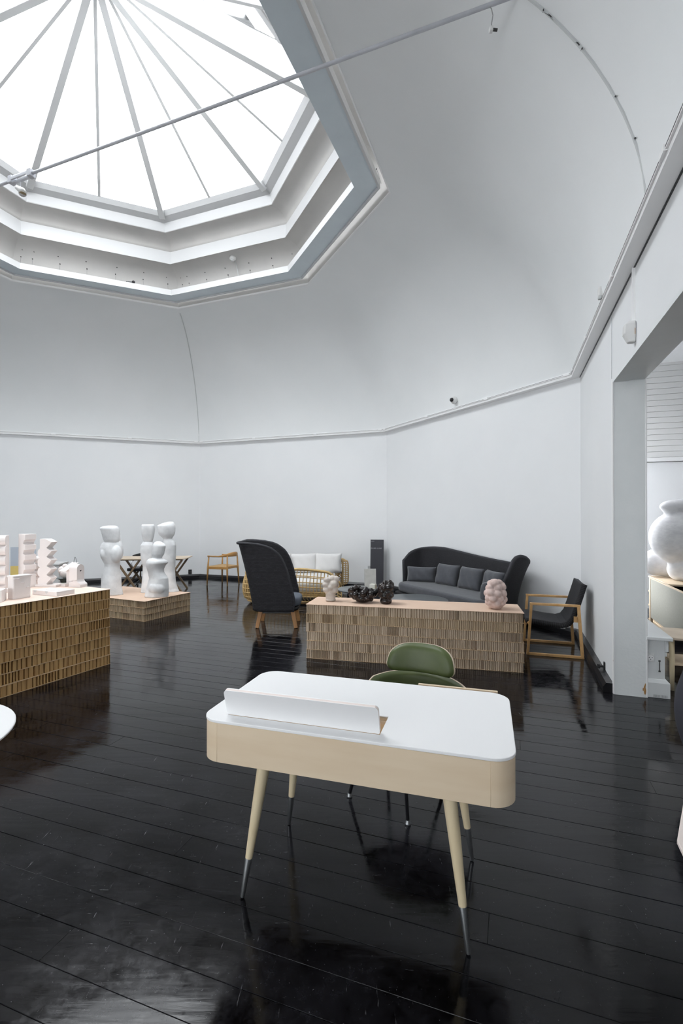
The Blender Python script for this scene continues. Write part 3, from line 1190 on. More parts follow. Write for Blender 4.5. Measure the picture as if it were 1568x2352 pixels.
obj('plate', mb, M['plastic'], sk, bevel=0.004)
mb = MB()
mb.tube([(0, -0.0121, 0), (0, -0.0135, 0)], 0.023, 18)
obj('socket_ring', mb, M['trim'], sk)
mb = MB()
for x, z in ((-0.011, 0.004), (0.011, 0.004), (0, -0.012)):
    mb.tube([(x, -0.0136, z), (x, -0.0145, z)], 0.0035, 8)
obj('pin_hole', mb, M['black_plastic'], sk)

# desk with a sage screen behind the ledge
p0 = nx(0.25, 0.85)
sc = thing('screen_panel', 'sage grey felt screen with birch edges standing behind the white ledge', 'screen', tuple(p0), RZ)
mb = MB()
mb.box((0.012, -0.9, 0.515), (0.022, 1.76, 0.51))
obj('felt_panel', mb, M['screen'], sc, bevel=0.003)
mb = MB()
mb.box((0.012, 0.0, 0.388), (0.03, 0.035, 0.776))
obj('end_post', mb, M['birch'], sc, bevel=0.004)
mb = MB()
mb.box((0.012, -0.9, 0.773), (0.026, 1.76, 0.012))
obj('top_edge', mb, M['birch'], sc)
mb = MB()
mb.box((0.012, -1.8, 0.388), (0.03, 0.035, 0.776))
obj('end_post', mb, M['birch'], sc)

# birch shelf unit carrying the sculptures
sh = thing('shelf_unit', 'low birch shelf unit carrying the white sculptures behind the screen', 'shelf', tuple(nx(0.0, 0.98)), RZ)
mb = MB()
for z in (0.12, 0.32, 0.52, 0.723):
    mb.box((0.95, 0.45, z), (1.9, 0.92, 0.024))
obj('shelf_board', mb, M['birch'], sh, bevel=0.003)
for x in (0.02, 0.95, 1.88):
    mb = MB()
    mb.box((x, 0.45, 0.36), (0.024, 0.90, 0.72))
    obj('upright', mb, M['birch'], sh)
mb = MB()
mb.box((0.95, 0.89, 0.40), (1.86, 0.01, 0.62))
obj('back_panel', mb, M['under'], sh)


def blob(name, spheres, m, loc, rotz=0.0, voxel=0.02, smooth_it=6, label=None, cat=None, group=None, extra=None, parent=None):
    mb = MB()
    for c, r, s in spheres:
        mb.sphere(c, r, 20, 14, s)
    if extra:
        extra(mb)
    o = obj(name, mb, m, parent, smooth=True)
    o.location = loc
    o.rotation_euler = (0, 0, rotz)
    md = o.modifiers.new('remesh', 'REMESH')
    md.mode = 'VOXEL'
    md.voxel_size = voxel
    md.use_smooth_shade = True
    if smooth_it:
        md = o.modifiers.new('smooth', 'SMOOTH')
        md.iterations = smooth_it
        md.factor = 0.5
    if cat:
        tag(o, label, cat, group)
    return o


# big white sculpture: stem, wide torso, bent slab head
p = nx(0.42, 1.24, 0.736)
K = 1.24
o = blob('sculpture', [((x * K, y * K, z * K), r * K, sc_) for (x, y, z), r, sc_ in (
    ((0.02, 0, 0.12), 0.15, (1.0, 0.8, 0.9)), ((0.05, 0, 0.05), 0.16, (1.0, 0.8, 0.32)),
    ((-0.02, 0, 0.46), 0.28, (1.0, 0.72, 1.0)), ((0.16, 0.0, 0.45), 0.26, (1.0, 0.7, 1.0)),
    ((-0.04, 0, 0.33), 0.19, (1.05, 0.75, 0.8)), ((-0.07, -0.02, 0.785), 0.11, (1.2, 0.8, 0.66)),
    ((0.0, -0.02, 0.79), 0.125, (1.2, 0.8, 0.62)), ((0.16, -0.02, 0.765), 0.14, (1.2, 0.8, 0.6)), ((0.34, -0.02, 0.69), 0.16, (1.2, 0.8, 0.6)))],
         M['plaster_white'], tuple(p), RZ, 0.022, 4, 'large white abstract figure with a slab head on the birch shelf', 'sculpture')
p = nx(0.80, 1.16, 0.736)
o = blob('sculpture', [((0.0, 0, 0.172), 0.2, (1.0, 0.8, 0.85)), ((-0.10, 0, 0.20), 0.2, (1.0, 0.8, 0.95)), ((0.10, 0, 0.11), 0.13, (1.0, 0.8, 0.8))],
         M['plaster_white'], tuple(p), RZ, 0.022, 4, 'low rounded white sculpture half hidden behind the jamb', 'sculpture')

# birch side table in front of the ledge
st = thing('side_table', 'pale birch side table with rounded top next to the white ledge', 'table', (3.17, 4.56, 0), RZ)
mb = MB()
mb.prism([(x + 0.06, y) for x, y in rrect(0.345, 0.46, 0.06)], 0.465, 0.487)
obj('top', mb, M['shell_edge'], st, bevel=0.005)
mb = MB()
mb.box((0.06, 0.0, 0.235), (0.28, 0.36, 0.02))
obj('lower_shelf', mb, M['birch'], st, bevel=0.004)
for x, y in ((-0.095, -0.185), (0.19, -0.185), (-0.095, 0.17), (0.19, 0.17)):
    mb = MB()
    mb.lathe([(0.017, 0), (0.021, 0.2), (0.021, 0.466)], 14, (x, y, 0))
    obj('leg', mb, M['birch_leg'], st, smooth=True)

# dark upholstered chair and pale low table at the right edge
up = thing('lounge_chair', 'dark blue grey upholstered chair cut off at the right edge', 'chair', (2.40, 2.72, 0), RZ)
def shell_fn(u, v):
    a = PI * (0.5 + 1.0 * u)
    r = 0.36 + 0.05 * math.sin(PI * min(1, v * 1.1))
    top = 0.70
    return (r * math.cos(a), r * 1.0 * math.sin(a), 0.20 + (top - 0.20) * v)
mb = MB()
mb.grid(shell_fn, 24, 12)
obj('backrest', mb, M['upholstery'], up, smooth=True, solid=0.06, subsurf=1)
mb = MB()
mb.lathe([(0.05, 0.18), (0.33, 0.2), (0.35, 0.30), (0.33, 0.40), (0.25, 0.43)], 24)
obj('seat', mb, M['upholstery'], up, smooth=True)
mb = MB()
for x, y in ((0.24, 0.24), (-0.24, 0.24), (0.24, -0.24), (-0.24, -0.24)):
    mb2 = MB()
    mb2.tube([(x * 1.05, y * 1.05, 0), (x * 0.7, y * 0.7, 0.22)], [0.011, 0.016], 10)
    obj('leg', mb2, M['darksteel'], up, smooth=True)

lt = thing('low_table', 'pinkish white low table with angled corner at the right edge', 'table', (1.135, 1.64, 0))
poly = [(0.0, 0.0), (-0.06, -0.16), (0.25, -0.36), (0.6, -0.30), (0.72, 0.05), (0.5, 0.52), (0.36, 0.445)]
mb = MB()
mb.prism(list(poly), 0.485, 0.50)
obj('top', mb, M['pink_board'], lt, bevel=0.003)
mb = MB()
cx = sum(p[0] for p in poly) / len(poly)
cy = sum(p[1] for p in poly) / len(poly)
mb.prism([(cx + (x - cx) * 0.55, cy + (y - cy) * 0.55) for x, y in poly], 0.0, 0.485)
obj('pedestal', mb, M['sign'], lt)

# round white table at the left edge
rt = thing('round_table', 'round white table top cut off at the left edge', 'table', (-1.73, 1.82, 0))
mb = MB()
mb.lathe([(0.385, 0.722), (0.412, 0.726), (0.42, 0.732), (0.42, 0.738), (0.416, 0.74)], 72)
obj('top', mb, M['white_lam'], rt, bevel=0.0)
mb = MB()
mb.lathe([(0.03, 0.02), (0.03, 0.722)], 20)
obj('pedestal', mb, M['white_lam'], rt, smooth=True)
mb = MB()
mb.lathe([(0.24, 0.0), (0.24, 0.008), (0.05, 0.022)], 40)
obj('foot_plate', mb, M['white_lam'], rt, smooth=True)

# ------------------------------------------------------------------ writing desk
DESK_RZ = math.atan2(-0.286, 0.958)
dc_ = Vector((-0.52 * 0.958 + 2.075 * 0.286, -0.52 * -0.286 + 2.075 * 0.958))
desk = thing('writing_desk', 'white topped birch writing desk with four splayed legs, standing in front', 'desk', (dc_.x, dc_.y, 0), DESK_RZ)
DW, DD, DR = 1.245, 0.648, 0.085
TOPZ = 0.76
FL0, FL1 = -0.52, 0.13          # flap opening along the desk, local x
HV0, HV1 = -0.258, -0.088       # and across it, local y
mb = MB()
outer = rrect(DW, DD, DR, 8)
def top_frame(mb, z0, z1):
    """table top with a rectangular opening, as a solid ring"""
    n = len(outer)
    inner = []
    for x, y in outer:
        inner.append((min(max(x, FL0), FL1), min(max(y, HV0), HV1)))
    # push every outer vertex to the nearest point of the opening's border
    res = []
    cx, cy = (FL0 + FL1) / 2, (HV0 + HV1) / 2
    corner = [(FL1, HV1), (FL0, HV1), (FL0, HV0), (FL1, HV0)]
    m = n // 4
    for q in range(4):
        for i in range(m):
            res.append(corner[q])
    o = len(mb.v)
    for z in (z0, z1):
        mb.v += [(x, y, z) for x, y in outer] + [(x, y, z) for x, y in res]
    N = 2 * n
    for i in range(n):
        j = (i + 1) % n
        if res[i] == res[j]:
            mb.f.append((o + N + i, o + N + j, o + N + n + i))
            mb.f.append((o + j, o + i, o + n + i))
        else:
            mb.f.append((o + N + i, o + N + j, o + N + n + j, o + N + n + i))
            mb.f.append((o + j, o + i, o + n + i, o + n + j))
            mb.f.append((o + n + i, o + n + j, o + N + n + j, o + N + n + i))
        mb.f.append((o + i, o + j, o + N + j, o + N + i))
top_frame(mb, TOPZ - 0.012, TOPZ)
obj('top', mb, M['white_lam'], desk, bevel=0.0025, label='white laminate top')
# apron: flat panels and curved corner pieces, each with a fine joint
ap_o = rrect(DW - 0.004, DD - 0.004, DR, 8)
ap_i = rrect(DW - 0.044, DD - 0.044, DR - 0.02, 8)
n = len(ap_o)
z0, z1 = 0.588, TOPZ - 0.0125
def apron_seg(idx, nm, shrink=0.0):
    mb = MB()
    ro, ri = [ap_o[i % n] for i in idx], [ap_i[i % n] for i in idx]
    m_ = len(idx)
    vs = [(x, y, z0) for x, y in ro] + [(x, y, z0) for x, y in ri] + [(x, y, z1) for x, y in ro] + [(x, y, z1) for x, y in ri]
    fs = []
    for i in range(m_ - 1):
        fs += [(i, i + 1, 2 * m_ + i + 1, 2 * m_ + i), (m_ + i + 1, m_ + i, 3 * m_ + i, 3 * m_ + i + 1),
               (i + 1, i, m_ + i, m_ + i + 1), (2 * m_ + i, 2 * m_ + i + 1, 3 * m_ + i + 1, 3 * m_ + i)]
    fs += [(0, 2 * m_, 3 * m_, m_), (m_ - 1, 2 * m_ - 1, 4 * m_ - 1, 3 * m_ - 1)]
    mb.add(vs, fs)
    o = obj(nm, mb, M['birch'], desk, bevel=0.0012, segs=1)
    return autosmooth(o, 25)
for q in range(4):
    apron_seg(list(range(q * 9, q * 9 + 9)), 'corner_panel')
for q in range(4):
    apron_seg([q * 9 + 8, q * 9 + 9], 'apron_panel')
mb = MB()
mb.prism(rrect(DW - 0.05, DD - 0.05, DR - 0.02, 8), 0.60, 0.612)
obj('bottom_panel', mb, M['birch'], desk)
# storage recess below the flap
mb = MB()
zz = TOPZ - 0.10
mb.add([(FL0, HV0, TOPZ - 0.004), (FL1, HV0, TOPZ - 0.004), (FL1, HV1, TOPZ - 0.004), (FL0, HV1, TOPZ - 0.004),
        (FL0, HV0, zz), (FL1, HV0, zz), (FL1, HV1, zz), (FL0, HV1, zz)],
       [(0, 1, 5, 4), (1, 2, 6, 5), (2, 3, 7, 6), (3, 0, 4, 7), (4, 5, 6, 7)])
obj('cable_tray', mb, M['birch'], desk, label='birch lined compartment under the raised flap')
mb = MB()
mb.box(((FL0 + FL1) / 2, HV1 - 0.004, TOPZ - 0.025), (FL1 - FL0, 0.007, 0.012))
obj('flap_stop', mb, M['shell_edge'], desk)
# raised flap, tipped a little past upright
flap = MB()
R = Matrix.Rotation(math.radians(17), 3, 'X')
fw, fh, ft = 0.655, 0.118, 0.015
poly = []
for x, z, a0 in ((fw / 2 - 0.018, fh - 0.018, 0), (-fw / 2 + 0.018, fh - 0.018, PI / 2)):
    for i in range(6):
        a = a0 + PI / 2 * i / 5
        poly.append((x + 0.018 * math.cos(a), z + 0.018 * math.sin(a)))
for x, z, a0 in ((-fw / 2 + 0.006, 0.006, PI), (fw / 2 - 0.006, 0.006, 1.5 * PI)):
    for i in range(4):
        a = a0 + PI / 2 * i / 3
        poly.append((x + 0.006 * math.cos(a), z + 0.006 * math.sin(a)))
def flap_slab(y0, y1, k=1.0):
    mb = MB()
    pts = []
    for y in (y0, y1):
        for x, z in poly:
            p = R @ Vector((x * k, y, z))
            pts.append(p + Vector(((FL0 + FL1) / 2 - 0.002, HV0 + 0.002, TOPZ + 0.001)))
    m_ = len(poly)
    mb.add(pts, [tuple(range(m_)), tuple(reversed(range(m_, 2 * m_)))] + [(i, m_ + i, m_ + (i + 1) % m_, (i + 1) % m_) for i in range(m_)])
    return mb
fo = obj('flap', flap_slab(-0.0015, 0.0), M['white_lam'], desk, label='white flap raised behind the front edge')
obj('flap_core', flap_slab(0.0, ft - 0.003), M['pink_board'], fo, label='pale wooden edge of the flap')
obj('flap_back', flap_slab(ft - 0.003, ft), M['white_lam'], fo)
# drawer pulled a little out at the back
mb = MB()
mb.box((0.385, DD / 2 + 0.034, 0.712), (0.378, 0.016, 0.088))
dr = obj('drawer', mb, M['birch'], desk, bevel=0.0015, label='drawer front pulled out beyond the back edge')
mb = MB()
for x in (0.21, 0.56):
    mb.box((x, DD / 2 - 0.12, 0.70), (0.012, 0.29, 0.055))
mb.box((0.385, DD / 2 - 0.12, 0.676), (0.36, 0.29, 0.006))
obj('drawer_box', mb, M['birch'], dr)
for sx in (-1, 1):
    for sy in (-1, 1):
        ft_ = Vector((sx * 0.4575, sy * 0.25, 0))
        tp = Vector((sx * 0.378, sy * 0.185, 0.602))
        k = 0.265
        j = ft_.lerp(tp, k)
        mb = MB()
        mb.tube([j, ft_.lerp(tp, 0.6), tp], [0.0152, 0.0225, 0.0295], 20)
        lg = obj('leg', mb, M['birch_leg'], desk, smooth=True)
        autosmooth(lg, 50)
        mb = MB()
        mb.tube([ft_ + Vector((0, 0, 0.004)), ft_.lerp(tp, 0.02), j, j.lerp(tp, 0.004)], [0.0085, 0.0095, 0.0153, 0.0148], 20)
        autosmooth(obj('ferrule', mb, M['ferrule'], lg, smooth=True, label='brushed steel ferrule'), 50)

# ------------------------------------------------------------------ green leather chair
gc = thing('desk_chair', 'olive green leather chair with two-part back pushed under the desk', 'chair', (0.415, 2.78, 0), math.radians(-25))
# local: the sitter looks towards -y
def back_pad(w, h, zc, yb, bulge, tilt, taper, wrap, zcurve, nm, sq):
    """curved pad with a thin wooden shell behind"""
    def outline(u, v):
        # superellipse disc mapping of the unit square
        x, z = 2 * u - 1, 2 * v - 1
        X = x * math.sqrt(max(0.0, 1 - sq * z * z * abs(z)))
        Z = z * math.sqrt(max(0.0, 1 - (sq if z > 0 else sq * 0.45) * abs(x) ** 4))
        return X, Z
    def place(X, Z, off):
        ww = w / 2 * (1 + taper * Z)
        a = X * wrap
        rad = ww / max(0.05, wrap) if wrap else 0
        px = rad * math.sin(a)
        py = yb - rad * (1 - math.cos(a))
        pz = zc + Z * h / 2 + zcurve * (1 - X * X)
        py += tilt * Z * h / 2
        nx_, ny_ = -math.sin(a), -math.cos(a)
        return (px + nx_ * off, py + ny_ * off, pz)
    def front(u, v):
        X, Z = outline(u, v)
        e = max(0.0, (1 - abs(2 * u - 1) ** 6) * (1 - abs(2 * v - 1) ** 6)) ** 0.45
        return place(X * 1.0, Z * 1.0, 0.001 + bulge * e)
    def back(u, v):
        X, Z = outline(u, v)
        return place(X * 1.004, Z * 1.0, -0.007)
    mb = MB()
    mb.grid(front, 36, 18)
    pad = obj(nm, mb, M['green'], gc, smooth=True)
    mb = MB()
    mb.grid(back, 36, 18)
    obj('wooden_shell', mb, M['shell_edge'], pad, smooth=True, solid=0.010, label='pale ash shell behind the leather')
    return pad
back_pad(0.42, 0.165, 0.724, 0.185, 0.034, 0.28, -0.10, 0.55, 0.006, 'upper_back', 0.36)
back_pad(0.75, 0.19, 0.515, 0.215, 0.034, 0.12, -0.04, 1.0, 0.026, 'lower_back', 0.20)
for s in (-1, 1):
    mb = MB()
    mb.tube([(s * 0.08, 0.215, 0.42), (s * 0.08, 0.255, 0.60), (s * 0.08, 0.235, 0.72), (s * 0.08, 0.225, 0.80)], 0.009, 10)
    obj('back_strut', mb, M['darksteel'], gc, smooth=True)
mb = MB()
mb.prism(rrect(0.46, 0.44, 0.12, 8), 0.405, 0.415)
seat_shell = obj('seat_shell', mb, M['shell_edge'], gc, bevel=0.004)
mb = MB()
mb.prism(rrect(0.45, 0.43, 0.115, 8), 0.416, 0.455)
obj('seat', mb, M['green'], gc, bevel=0.018, segs=4)
gR = Matrix.Rotation(math.radians(25), 2)
for wx, wy in ((0.045, 2.75), (0.343, 2.507), (0.288, 3.05), (0.586, 2.805)):
    f = gR @ Vector((wx - 0.415, wy - 2.78))
    c = gR @ Vector((0.315 - 0.415, 0.0))
    hi = c.lerp(f, 0.62)
    mb = MB()
    mb.tube([(c.x * 0.4 + hi.x * 0.6, c.y * 0.4 + hi.y * 0.6, 0.40), (hi.x, hi.y, 0.375), (f.x, f.y, 0.015)], 0.0095, 10)
    lg = obj('leg', mb, M['darksteel'], gc, smooth=True)
    mb = MB()
    mb.lathe([(0.015, 0.0), (0.016, 0.006), (0.010, 0.022)], 14, (f.x, f.y, 0))
    obj('glide', mb, M['ferrule'], lg)

# ------------------------------------------------------------------ honeycomb cardboard plinths
def flute_wall(mb, p0, p1, z0, z1, pitch, ridge, dmin, dmax, rng, ragged=0.1, seg=None):
    """upright cut honeycomb cells between two points; the right-hand side of p0->p1 faces outwards"""
    p0, p1 = Vector(p0), Vector(p1)
    L = (p1 - p0).length
    d = (p1 - p0) / L
    nrm = Vector((d.y, -d.x))
    s = 0.0
    pts = []
    mode_dark = 0
    while s < L - 0.004:
        if rng.random() < 0.04:
            mode_dark = rng.randint(2, 9)
        pk = pitch * rng.uniform(0.8, 1.2)
        if mode_dark > 0:
            mode_dark -= 1
            pk *= 0.6
            rd_ = ridge * 0.5
            dep = rng.uniform(dmax * 0.7, dmax * 1.3)
        else:
            rd_ = ridge * rng.uniform(0.85, 1.1)
            dep = rng.uniform(dmin, dmax)
        e = min(s + pk, L)
        w = e - s
        jut0, jut1 = -rng.uniform(0, ragged) * pitch, -rng.uniform(0, ragged) * pitch
        pts += [(s, jut0), (s + w * rd_, jut1), (s + w * (rd_ + 0.06), -dep), (e - w * 0.06, -dep)]
        s = e
    pts.append((L, 0))
    o = len(mb.v)
    for t, off in pts:
        q = p0 + d * t + nrm * off
        mb.v += [(q.x, q.y, z0), (q.x, q.y, z1)]
    for i in range(len(pts) - 1):
        a = o + 2 * i
        mb.f.append((a, a + 2, a + 3, a + 1))


def plinth(label, loc, rz, w, d, layers, pitches, flute_m, top_m, rng, ridge, dmin, dmax, lh=0.1, chamfer=None, group=None, jit=0.006):
    """w along local x, d along local y (away); origin at front left corner"""
    root = thing('cardboard_plinth', label, 'plinth', loc, rz, group)
    for i in range(layers):
        za, zb = i * lh, (i + 1) * lh
        ox, oy = rng.uniform(-jit, jit), rng.uniform(-jit, jit)
        if i == layers - 1:
            ox = oy = 0
        mb = MB()
        for zc in (za + 0.0014, zb - 0.0014):
            mb.box((w / 2 + ox, d / 2 + oy, zc), (w, d, 0.0028))
        lay = obj('cardboard_layer', mb, M['liner'], root)
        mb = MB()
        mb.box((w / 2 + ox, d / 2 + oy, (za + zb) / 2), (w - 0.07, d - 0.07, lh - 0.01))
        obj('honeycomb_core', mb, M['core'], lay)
        mb = MB()
        g = 0.003
        x0, x1, y0, y1 = ox + g, w + ox - g, oy + g, d + oy - g
        px, py = pitches if not callable(pitches) else pitches(i)
        flute_wall(mb, (x0, y0), (x1, y0), za + 0.0028, zb - 0.0028, px, ridge, dmin, dmax, rng)
        flute_wall(mb, (x1, y0), (x1, y1), za + 0.0028, zb - 0.0028, py, ridge, dmin, dmax, rng)
        flute_wall(mb, (x1, y1), (x0, y1), za + 0.0028, zb - 0.0028, px, ridge, dmin, dmax, rng)
        flute_wall(mb, (x0, y1), (x0, y0), za + 0.0028, zb - 0.0028, py, ridge, dmin, dmax, rng)
        fm = flute_m(i) if callable(flute_m) else flute_m
        me = mb.mesh('fluting', fm)
        o = link('fluting', me, lay)
        o['kind'] = 'stuff'
    mb = MB()
    mb.box((w / 2, d / 2, layers * lh + 0.0015), (w + 0.008, d + 0.008, 0.003))
    obj('top_sheet', mb, top_m, root, label='pinkish kraft top sheet')
    return root


rng = random.Random(11)
# middle plinth: 2.3 m long, six layers
a0 = math.atan2(4.90 - 5.405, 1.855 + 0.395)
plinth('long cardboard plinth of six layers between the desk and the sofa', (-0.395, 5.405, 0), a0, 2.30, 0.50, 6,
       lambda i: ((0.026, 0.03) if i == 5 else (0.0205, 0.03)), lambda i: M['flute_pale'] if i in (4,) else M['flute_grey'], M['kraft'], rng, 0.55, 0.008, 0.020)
# tall plinth at the left edge: eight layers; its long side faces right
a1 = math.atan2(0.894, 0.447)
plinth('tall cardboard plinth of eight layers at the left edge', (-2.49 - 0.447 * 2.6, 5.20 - 0.894 * 2.6, 0), a1, 2.6, 1.35, 8,
       lambda i: ((0.030, 0.03) if i in (6, 5) else (0.046, 0.03)), M['flute_brown'], M['kraft_pale'], rng, 0.72, 0.010, 0.035)
# low plinth below the statues: three layers
a2 = math.atan2(0.9, 0.434)
plinth('low cardboard plinth of three layers under the plaster figures', (-2.95, 7.24, 0), a2, 0.96, 1.6, 3,
       (0.036, 0.027), M['flute_pale'], M['kraft'], rng, 0.62, 0.010, 0.028)

# ------------------------------------------------------------------ vases on the middle plinth
VT = 0.604
v = [((0, 0, 0.05), 0.062, (0.95, 0.95, 1)), ((0, 0, 0.09), 0.06, (1, 1, 1)), ((0.0, 0, 0.015), 0.062, (1, 1, 0.25)),
     ((-0.045, -0.02, 0.135), 0.046, (1, 1, 0.9)), ((0.04, -0.02, 0.13), 0.05, (1, 1, 0.9)), ((0.0, 0.03, 0.13), 0.05, (1, 1, 1)),
     ((-0.05, -0.02, 0.195), 0.044, (1.05, 1, 0.85)), ((0.035, -0.035, 0.20), 0.048, (1, 1, 0.9)), ((0.06, 0.02, 0.185), 0.04, (1, 1, 1)),
     ((-0.03, 0.03, 0.235), 0.042, (1, 1, 0.9)), ((-0.045, -0.02, 0.245), 0.04, (1, 1, 0.85)), ((0.02, -0.005, 0.265), 0.042, (1, 1, 0.8)),
     ((0.06, -0.005, 0.25), 0.044, (1, 1, 0.95)), ((0.0, -0.04, 0.16), 0.04, (1, 1, 1))]
blob('bumpy_vase', v, M['vase_cream'], (-0.126, 5.602, VT), 0, 0.006, 3, 'cream white lumpy stoneware vase on the plinth, leftmost of the four', 'vase')
v = [((0, 0, 0.04), 0.085, (1.1, 1, 0.5)), ((0.0, 0, 0.08), 0.09, (1.25, 0.95, 0.65))]
rg = random.Random(5)
for k in range(9):
    a = 2 * PI * k / 9 + 0.3
    v.append(((0.095 * math.cos(a), 0.07 * math.sin(a), 0.055 + rg.uniform(-0.01, 0.01)), rg.uniform(0.03, 0.038), (1, 1, 1)))
for k in range(8):
    a = 2 * PI * k / 8
    v.append(((0.125 * math.cos(a), 0.08 * math.sin(a), 0.105 + rg.uniform(-0.01, 0.01)), rg.uniform(0.032, 0.042), (1, 1, 1)))
v += [((-0.125, -0.02, 0.15), 0.034, (1, 1, 1)), ((-0.14, 0.0, 0.135), 0.034, (1, 1, 1)), ((-0.085, -0.01, 0.168), 0.038, (1, 1, 0.9)),
      ((-0.045, 0.03, 0.16), 0.034, (1, 1, 0.9)), ((0.03, -0.045, 0.145), 0.042, (1, 1, 1)), ((0.005, 0.0, 0.135), 0.045, (1, 1, 1)),
      ((0.09, 0.0, 0.13), 0.036, (1, 1, 1)), ((0.15, 0.0, 0.125), 0.034, (1.15, 1, 0.9)), ((0.165, 0.0, 0.135), 0.026, (1, 1, 1))]
blob('bumpy_bowl', v, M['vase_black'], (0.245, 5.51, VT), 0, 0.006, 3, 'low wide black lumpy bowl on the plinth beside the cream vase', 'bowl')
v = [((0, 0, 0.03), 0.068, (1, 1, 0.7)), ((0, 0, 0.015), 0.066, (1, 1, 0.25)), ((0, 0, 0.10), 0.065, (1, 1, 1.2)), ((0, 0, 0.17), 0.055, (1, 1, 1.2))]
for k, zz in ((0, 0.095), (1, 0.135), (2, 0.185)):
    for i in range(6):
        a = 2 * PI * i / 6 + k * 0.5 + 0.2
        v.append(((0.058 * math.cos(a), 0.055 * math.sin(a), zz + rg.uniform(-0.012, 0.012)), rg.uniform(0.032, 0.040), (1, 1, 1)))
v += [((-0.05, -0.01, 0.195), 0.038, (1, 1, 1)), ((-0.01, -0.02, 0.235), 0.032, (1, 1, 1)), ((0.04, -0.02, 0.238), 0.033, (1, 1, 1)), ((0.06, 0.0, 0.215), 0.034, (1, 1, 1)), ((0.03, -0.05, 0.19), 0.04, (1.2, 1, 0.9)), ((0.0, 0.04, 0.225), 0.035, (1, 1, 1))]
blob('bumpy_vase', v, M['vase_black'], (0.50, 5.437, VT), 0, 0.006, 3, 'upright black lumpy vase on the plinth beside the black bowl', 'vase')
v = [((0, 0, 0.15), 0.092, (1.0, 0.9, 1.4)), ((0, 0, 0.05), 0.088, (1, 0.9, 0.55)), ((0, 0, 0.02), 0.07, (1, 0.9, 0.28)), ((-0.015, 0, 0.24), 0.07, (1.05, 0.9, 0.8))]
rows_v = [(0.06, 0.074, 0.036, 7, 0.0), (0.115, 0.084, 0.04, 7, 0.4), (0.17, 0.084, 0.042, 7, 0.0), (0.225, 0.072, 0.042, 6, 0.3)]
for zz, rr, br_, cnt, ph in rows_v:
    for i in range(cnt):
        a = 2 * PI * i / cnt + ph + rg.uniform(-0.1, 0.1)
        v.append(((rr * math.cos(a), rr * 0.9 * math.sin(a), zz + rg.uniform(-0.014, 0.014)), br_ * rg.uniform(0.88, 1.12), (1, 1, 1)))
v += [((-0.03, -0.035, 0.275), 0.056, (1.05, 1, 0.85)), ((0.03, -0.01, 0.272), 0.045, (1, 1, 0.9)), ((-0.06, 0.0, 0.27), 0.036, (1, 1, 1)), ((0.062, -0.02, 0.25), 0.036, (1, 1, 1)), ((0.0, 0.045, 0.27), 0.045, (1, 1, 0.9))]
blob('bumpy_vase', v, M['vase_pink'], (1.64, 5.14, VT), 0.2, 0.006, 2, 'large pink grey lumpy vase at the right end of the plinth', 'vase')

# ------------------------------------------------------------------ plaster figures on the low plinth
def figure(secs, scale, depth, tw=None, n=28, power=2.6):
    """secs: (height px, left px, right px) from the base up; returns rings"""
    rings = []
    for h, l, r in secs:
        cx, hw = (l + r) / 2 * scale, (r - l) / 2 * scale
        hd = hw * depth
        ring = []
        for k in range(n):
            a = 2 * PI * k / n
            c, s = math.cos(a), math.sin(a)
            f = (abs(c) ** power + abs(s) ** power) ** (-1 / power)
            ring.append((cx + hw * f * c, hd * f * s, h * scale))
        rings.append(ring)
    return rings


def add_figure(parts, label, loc, rz, scale, lumps=()):
    mb = MB()
    for secs, depth, dy, power in parts:
        rings = figure(secs, scale, depth, power=power)
        rings = [[(x, y + dy, z) for x, y, z in r] for r in rings]
        mb.loft(rings)
    for c, r, s in lumps:
        mb.sphere((c[0] * scale, c[1] * scale, c[2] * scale), r * scale, 18, 12, s)
    o = obj('plaster_figure', mb, M['plaster'], None, smooth=True)
    o.location = loc
    o.rotation_euler = (0, 0, rz)
    md = o.modifiers.new('remesh', 'REMESH')
    md.mode = 'VOXEL'
    md.voxel_size = 0.010
    md.use_smooth_shade = True
    md = o.modifiers.new('smooth', 'SMOOTH')
    md.iterations = 2
    md.factor = 0.5
    tag(o, label, 'sculpture', 'plaster figures on the low plinth')
    return o


PT = 0.304
# widths in crop pixels (6.817 per photo pixel) about each figure's own axis
k_ = 1 / 6.817
SA = 7.88 / 1108 * k_
body = [(0, -150, 178), (25, -158, 170), (130, -160, 152), (250, -158, 145), (330, -148, 135), (400, -125, 128), (440, -108, 125), (480, -110, 125), (530, -140, 132), (590, -168, 142), (670, -178, 162),
        (740, -176, 152), (795, -155, 136), (820, -130, 126), (832, -70, 105)]
head = [(818, -60, 70), (830, -100, 108), (858, -120, 120), (910, -134, 122), (980, -152, 120), (1030, -172, 112), (1050, -168, 100), (1068, -120, 80), (1078, -60, 45)]
hair = [(560, 120, 150), (640, 118, 166), (720, 95, 164), (800, 90, 142), (880, 80, 128), (960, 60, 122), (1030, 20, 100), (1066, -10, 60)]
add_figure([(body, 0.7, 0, 1.5), (head, 0.8, -0.012, 2.0), (hair, 0.8, 0.03, 2.2)], 'tall plaster figure standing apart at the left, long haired and waisted', (-3.74, 7.86, PT), 0.12, SA,
           [((75, -50, 640), 92, (1, 0.8, 1.5)), ((-80, -40, 640), 78, (1, 0.8, 1.3))])
SB = 8.1 / 1108 * k_
body = [(0, -105, 120), (30, -100, 115), (250, -80, 95), (400, -75, 90), (540, -105, 95), (650, -112, 98), (740, -105, 92), (785, -75, 75), (800, -50, 60)]
head = [(795, -55, 55), (808, -65, 72), (850, -78, 82), (900, -88, 92), (990, -98, 102), (1045, -92, 96), (1062, -84, 86)]
add_figure([(body, 0.8, 0, 2.4), (head, 0.8, -0.01, 3.4)], 'slim plaster figure with a squared head behind the small figure', (-3.255, 8.12, PT), 0.2, SB)
SC = 8.24 / 1108 * k_
